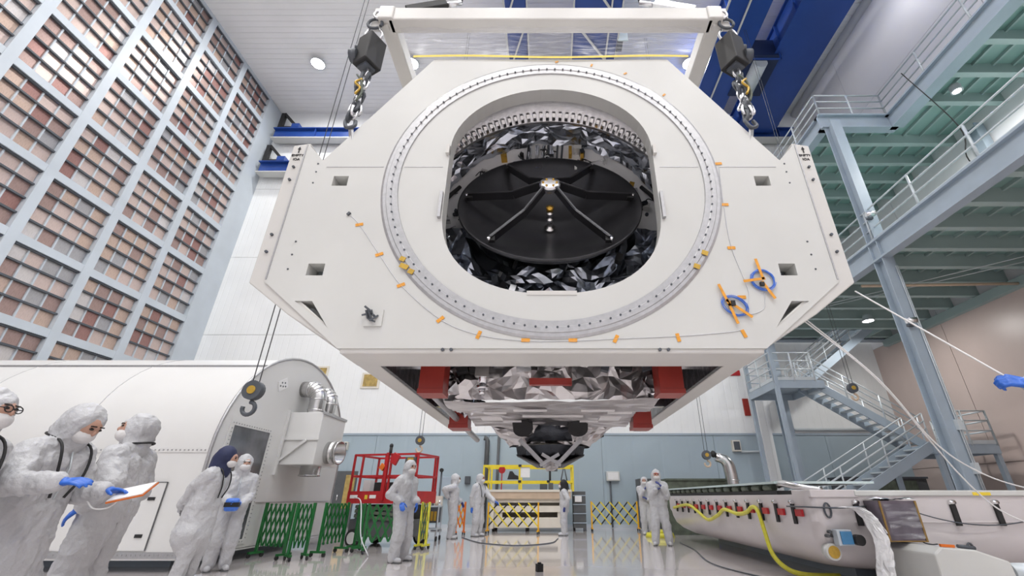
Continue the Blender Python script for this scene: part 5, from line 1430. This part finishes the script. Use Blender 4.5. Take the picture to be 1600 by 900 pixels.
def ik(S, T, l1, l2, pole):
    d = T - S; D = d.length
    if D > (l1 + l2) * 0.995: l1 = l1 * D / (l1 + l2) * 1.005; l2 = D * 1.005 - l1
    d.normalize()
    a = (l1 * l1 - l2 * l2 + D * D) / (2 * D)
    h = math.sqrt(max(0.0, l1 * l1 - a * a))
    p = Vector(pole); p = p - d * p.dot(d)
    return S + d * a + p.normalized() * h

def person(label, loc, heading, h=1.76, lean=0.05, head=(0, 0), handR=None, handL=None, poleR=(0.4, -0.5, -0.8), poleL=(-0.4, -0.5, -0.8),
           feet=((0.11, 0.0), (-0.11, 0.02)), hood=None, skin='skin', glasses=False, lanyard=False, gm='glove', curl=(0.35, 0.35), backn=None,
           skirt=False, voxel=0.022, shoe='suit', sole='charcoal', mask=True, cuffs=False, hunch=0.0, eye_band=None):
    """heading in degrees: 0 looks along +y; hand positions are world points of the wrist, with an optional pointing direction"""
    s = h / 1.76
    t = thing('person', label, 'person', (loc[0], loc[1], 0), R(heading))
    Rz = Matrix.Rotation(R(heading), 3, 'Z'); Ri = Rz.transposed()
    W2L = lambda p: Ri @ (Vector(p) - Vector((loc[0], loc[1], 0)))
    hip = V(0, 0, 0.94 * s)
    Ml = Matrix.Rotation(-lean, 3, 'X')
    up = lambda x, y, z: hip + Ml @ V(x * s, y * s, z * s - 0.94 * s)
    mb = MB()
    for sx in (-1, 1):
        capsule(mb, up(sx * 0.07, 0, 0.96), up(sx * 0.065, 0.0, 1.12), 0.152 * s, 0.148 * s)
        capsule(mb, up(sx * 0.065, 0.0, 1.12), up(sx * 0.085, 0.0, 1.31), 0.148 * s, 0.145 * s)
        capsule(mb, up(sx * 0.02, 0.0, 1.43), up(sx * 0.165, -0.005, 1.395), 0.085 * s, 0.085 * s)
        f = feet[0] if sx > 0 else feet[1]
        hp = up(sx * 0.085, 0, 0.92); an = V(f[0] * s, f[1] * s, 0.11 * s)
        kn = hp.lerp(an, 0.52) + V(0, 0.045 * s, 0)
        capsule(mb, hp, kn, 0.132 * s, 0.104 * s); capsule(mb, kn, an, 0.100 * s, 0.082 * s)
        capsule(mb, kn.lerp(an, 0.16), kn.lerp(an, 0.30), 0.112 * s, 0.104 * s)
        capsule(mb, an, an - V(0, 0, 0.04 * s), 0.078 * s, 0.075 * s)
    if skirt:
        capsule(mb, up(0, 0, 0.98), V(0, -0.02, 0.62 * s), 0.19 * s, 0.235 * s); capsule(mb, V(0.06, -0.02, 0.60 * s), V(-0.06, -0.02, 0.52 * s), 0.21 * s, 0.215 * s)
    nk = up(0, 0.0, 1.45); hc = up(0, 0.025 + hunch, 1.625 - hunch * 0.35)
    Mh = Matrix.Rotation(head[1], 3, 'Z') @ Ml @ Matrix.Rotation(head[0], 3, 'X')
    capsule(mb, nk, hc - V(0, 0, 0.05 * s), 0.105 * s, 0.10 * s)
    hk = 0.8 if hood else 1.0
    mb.ell(hc + Mh @ V(0, -0.012 * s, 0.01 * s), (0.112 * s * hk, 0.128 * s * hk, 0.146 * s * hk), Mh)
    capsule(mb, hc + Mh @ V(0, -0.045 * s, 0.05 * s), hc + Mh @ V(0, -0.04 * s, -0.08 * s), 0.093 * s * hk, 0.10 * s * hk)
    hands = []
    for sx, T, pole, cu in ((1, handR, poleR, curl[0]), (-1, handL, poleL, curl[1])):
        S = up(sx * 0.19, -0.005, 1.385)
        dr = None
        if T is None: T = V(sx * 0.26 * s, 0.03, 0.86 * s) + (S - V(sx * 0.19 * s, 0, 1.385 * s)) * 0.5
        elif len(T) == 2: dr = Ri @ Vector(T[1]); T = W2L(T[0])
        else: T = W2L(T)
        E = ik(S, T, 0.29 * s, 0.26 * s, (pole[0], pole[1], pole[2]))
        capsule(mb, S, E, 0.088 * s, 0.074 * s); capsule(mb, E, T, 0.074 * s, 0.052 * s)
        capsule(mb, E.lerp(T, 0.80), E.lerp(T, 0.92), 0.058 * s, 0.056 * s)
        hands.append((sx, T, (dr or (T - E)).normalized(), cu))
    body = fuse(mb, 'suit', voxel, 3, 0.021, 'body')
    o = bpy.data.objects.new('body', body); C.objects.link(o); o.parent = t
    for k, (sx, T, d, cu) in enumerate(hands):
        g = bpy.data.objects.new('glove', glove_me(cu, -sx, gm)); C.objects.link(g); g.parent = t
        b = Vector(backn[k]) if backn and backn[k] else V(sx * 0.8, 0.3, 0.6)
        if backn and backn[k]: b = Ri @ b
        b = (b - d * b.dot(d)).normalized()
        x = d.cross(b).normalized()
        M = Matrix((x, d, b)).transposed().to_4x4()
        M.translation = T + d * 0.035 * s
        g.matrix_basis = M @ Matrix.Scale(1.08 * s, 4)
        if cuffs: MB().cyl(T - d * 0.035, T + d * 0.012, 0.056 * s, 0.05 * s, n=14).build('cuff', 'cuff', t, False)
    for sx, f in ((1, feet[0]), (-1, feet[1])):
        sh = MB(); c = V(f[0] * s, f[1] * s, 0)
        capsule(sh, c + V(0, -0.055, 0.055), c + V(sx * 0.02, 0.15, 0.045), 0.055, 0.045)
        capsule(sh, c + V(0, -0.04, 0.06), c + V(0, 0.0, 0.12), 0.055, 0.06)
        sh.v = [V(v.x, v.y, max(v.z, 0.012)) for v in sh.v]
        so_ = sh.build('overshoe', shoe, t, False)
        MB().box(c + V(sx * 0.01, 0.05, 0.009), (0.095, 0.27, 0.018)).build('sole', sole, so_, False)
    if hood:
        hb = MB()
        hb.ell(hc + Mh @ V(0, -0.022 * s, 0.018 * s), (0.140 * s, 0.145 * s, 0.170 * s), Mh)
        capsule(hb, hc + Mh @ V(0, -0.05, -0.02), nk + V(0, 0.0, 0.0), 0.135 * s, 0.15 * s)
        ho_ = bpy.data.objects.new('hood', fuse(hb, hood, 0.016, 3, 0.006, 'hood')); C.objects.link(ho_); ho_.parent = t
    fy = 0.022 if hood else 0.006
    MB().ell(hc + Mh @ V(0, (0.036 + fy) * s, 0.012 * s), (0.086 * s, 0.098 * s, 0.098 * s), Mh, 16, 12).build('face', skin, t, False)
    MB().ell(hc + Mh @ V(0, (0.126 + fy) * s, 0.006 * s), (0.016 * s, 0.022 * s, 0.024 * s), Mh).build('nose', skin, t, False)
    for sx in (-1, 1):
        MB().ell(hc + Mh @ V(sx * 0.034 * s, (0.118 + fy) * s, 0.034 * s), (0.019 * s, 0.012 * s, 0.010 * s), Mh).build('eye', 'eye_dark', t, False)
        MB().box(hc + Mh @ V(sx * 0.034 * s, (0.116 + fy) * s, 0.056 * s), (0.042 * s, 0.014 * s, 0.008 * s), 0).build('brow', 'eye_dark', t, False)
    if mask:
        mk = MB(); mk.ell(hc + Mh @ V(0, (0.062 + fy) * s, -0.042 * s), (0.086 * s, 0.086 * s, 0.068 * s), Mh, 16, 12)
        mko = mk.build('mask', 'mask_white', t, False)
    if eye_band:
        MB().ell(hc + Mh @ V(0, 0.05 * s, 0.05 * s), (0.09 * s, 0.095 * s, 0.022 * s), Mh, 16, 8).build('head_band', eye_band, t, False)
    if glasses:
        gl = MB()
        for sx in (-1, 1):
            gl.tube([hc + Mh @ V(sx * 0.036 * s + 0.03 * s * math.cos(a), 0.142 * s, 0.03 * s + 0.022 * s * math.sin(a)) for a in [2 * PI * k / 14 for k in range(14)]], 0.0035, 6, True)
            gl.tube([hc + Mh @ V(sx * 0.066 * s, 0.140 * s, 0.034 * s), hc + Mh @ V(sx * 0.100 * s, 0.06 * s, 0.036 * s)], 0.0035, 6)
        gl.tube([hc + Mh @ V(-0.008 * s, 0.145 * s, 0.034 * s), hc + Mh @ V(0.008 * s, 0.145 * s, 0.034 * s)], 0.0035, 6)
        gl.build('glasses', 'black_dull', t, False)
    if lanyard:
        L = spline([up(-0.055, 0.178, 1.10), up(-0.11, 0.182, 1.28), up(-0.12, 0.10, 1.47), up(-0.06, -0.12, 1.52), up(0.06, -0.12, 1.52), up(0.12, 0.10, 1.47), up(0.11, 0.182, 1.28), up(0.055, 0.178, 1.10)], 6)
        MB().tube(L, 0.010, 6).build('lanyard', 'black_dull', t, False)
    # zip down the front
    MB().tube([up(0, 0.155, 1.02), up(0, 0.162, 1.15), up(0, 0.155, 1.30), up(0, 0.10, 1.43)], 0.006, 5).build('zip', 'rail_grey', t, False)
    return t

XP, XN = (1, 0, 0), (-1, 0, 0)
person('worker in white coverall with glasses and black lanyard, facing the tablet', (-3.87, 3.03), -80, 1.76, 0.06, (0.0, 0.0), glasses=True, lanyard=True, voxel=0.014)
person('worker in white hooded coverall looking down and holding a tablet', (-3.98, 3.72), -88, 1.80, 0.14, (-0.42, 0.0), handR=((-3.52, 3.42, 1.20), (1, 0.1, 0.05)), handL=((-3.60, 3.90, 1.15), (1, 0.1, 0.0)), poleR=(0.7, -0.4, -0.9), lanyard=True, cuffs=True, skirt=True, voxel=0.013, backn=((0, -0.5, 1), (0, 0.3, 1)), hunch=0.03)
person('worker in white hooded coverall facing the tablet with arm held low', (-4.12, 4.6), 98, 1.84, -0.02, (0.02, 0.65), handL=((-4.14, 4.36, 1.04), (-0.75, 0, -0.65)), handR=((-4.32, 4.70, 1.12), (-1, 0, 0.1)), lanyard=True, cuffs=True, voxel=0.014, backn=((0, 0, 1), (0, -0.6, 0.8)))
person('worker in white coat and navy hood leaning forward, hands behind back', (-5.2, 7.35), -80, 1.80, 0.16, (-0.05, 0), handR=((-5.46, 7.28, 1.0), (-0.3, 0.5, -0.5)), handL=((-5.44, 7.5, 1.0), (-0.3, -0.5, -0.5)), poleR=(0.5, -1, 0), poleL=(-0.5, -1, 0), hood='suit_navy', lanyard=True, skirt=True, voxel=0.02, gm='suit')
person('worker in white coverall holding a blue case at the waist', (-5.52, 8.55), -140, 1.78, 0.04, (0.0, 0.1), handR=((-5.40, 8.32, 1.0), (0.3, -0.6, 0.1)), handL=((-5.26, 8.40, 1.0), (-0.2, -0.7, 0.1)), eye_band='mask_white', voxel=0.018)
person('worker in white hooded coverall standing alone before the red lift', (-2.86, 9.7), -115, 1.77, 0.02, (0.0, -0.25), handR=((-2.86, 9.48, 1.03), (0.35, -0.5, -0.6)), handL=((-2.62, 9.72, 1.03), (0.2, -0.3, -0.9)), feet=((0.16, 0.05), (-0.16, 0.0)), voxel=0.02)
person('worker in white coverall with hand on hip beside the tool cart', (-2.88, 14.8), -85, 1.74, 0.0, (0, 0), handR=((-3.02, 14.58, 1.12), (0.6, 0.4, -0.5)), handL=((-2.66, 14.85, 1.0), (0.5, 0, -0.7)), poleR=(0.6, -1, 0), gm='glove_dark', voxel=0.022, skin='skin_dark')
person('worker in white coverall reaching toward the striped gate', (-2.25, 15.7), -120, 1.78, 0.03, (0, 0.2), handR=((-2.42, 15.55, 0.86), (0.1, -0.2, -1)), handL=((-1.72, 15.55, 1.0), (0.8, -0.2, -0.4)), lanyard=True, voxel=0.022)
person('worker in white coverall and black hood facing the striped gate', (0.55, 16.0), 85, 1.60, 0.03, (0, 0), handL=((0.55, 15.78, 0.86), (-0.2, -0.1, -1)), hood='suit_black', gm='glove_dark', voxel=0.022)
person('worker in white coverall with crossed dark gloves behind the leaning worker', (3.30, 16.4), 170, 1.72, 0.0, (0, 0), handR=((3.22, 16.18, 1.30), (0.4, 0, 0.6)), handL=((3.34, 16.15, 1.02), (-0.3, 0, 0.2)), gm='glove_dark', voxel=0.022)
person('worker in white coverall leaning aside with folded arms by the white base', (2.92, 12.85), 165, 1.76, 0.02, (0.0, 0.25), handR=((2.82, 12.62, 1.28), (0.8, 0, 0.25)), handL=((3.0, 12.6, 1.34), (-0.5, -0.1, 0.5)), feet=((0.16, 0.06), (-0.18, 0.0)), gm='glove_dark', eye_band='red_paint', voxel=0.024)
person('worker in white coverall gripping the white tag rope with blue gloves', (3.25, 2.45), 70, 1.80, 0.04, (0.15, 0), handL=((2.90, 2.58, 1.70), (-0.8, 0.25, 0.25)), handR=((3.02, 2.75, 1.30), (-0.6, 0.2, 0.6)), curl=(1.15, 1.15), voxel=0.02, cuffs=True)
# things held
tb_ = thing('tablet', 'white tablet with orange edge held over the floor', 'tablet', (-3.40, 3.92, 1.13))
MB().box((-3.37, 3.92, 1.135), (0.26, 0.19, 0.012), 0.1, 0.55, -0.22).build('case', 'orange_paint', tb_)
MB().box((-3.372, 3.917, 1.143), (0.25, 0.18, 0.010), 0.1, 0.55, -0.22).build('screen', 'paper', tb_)
tag(MB().tube(spline([V(-3.42, 3.9, 1.12), V(-3.50, 3.9, 1.03), V(-3.62, 3.9, 1.02), V(-3.70, 3.9, 1.08)]), 0.006, 5).build('charging_cord', 'paper'), 'thin white cord looping below the tablet', 'cord')
cs = thing('camera_case', 'blue and black case held by the worker at the container', 'case', (-5.3, 8.25, 0.9))
MB().box((-5.32, 8.22, 0.99), (0.20, 0.16, 0.20), 0.4).build('body', 'wire_blue', cs, bevel=0.04)
MB().box((-5.32, 8.22, 0.99), (0.205, 0.165, 0.07), 0.4).build('band', 'black_dull', cs)
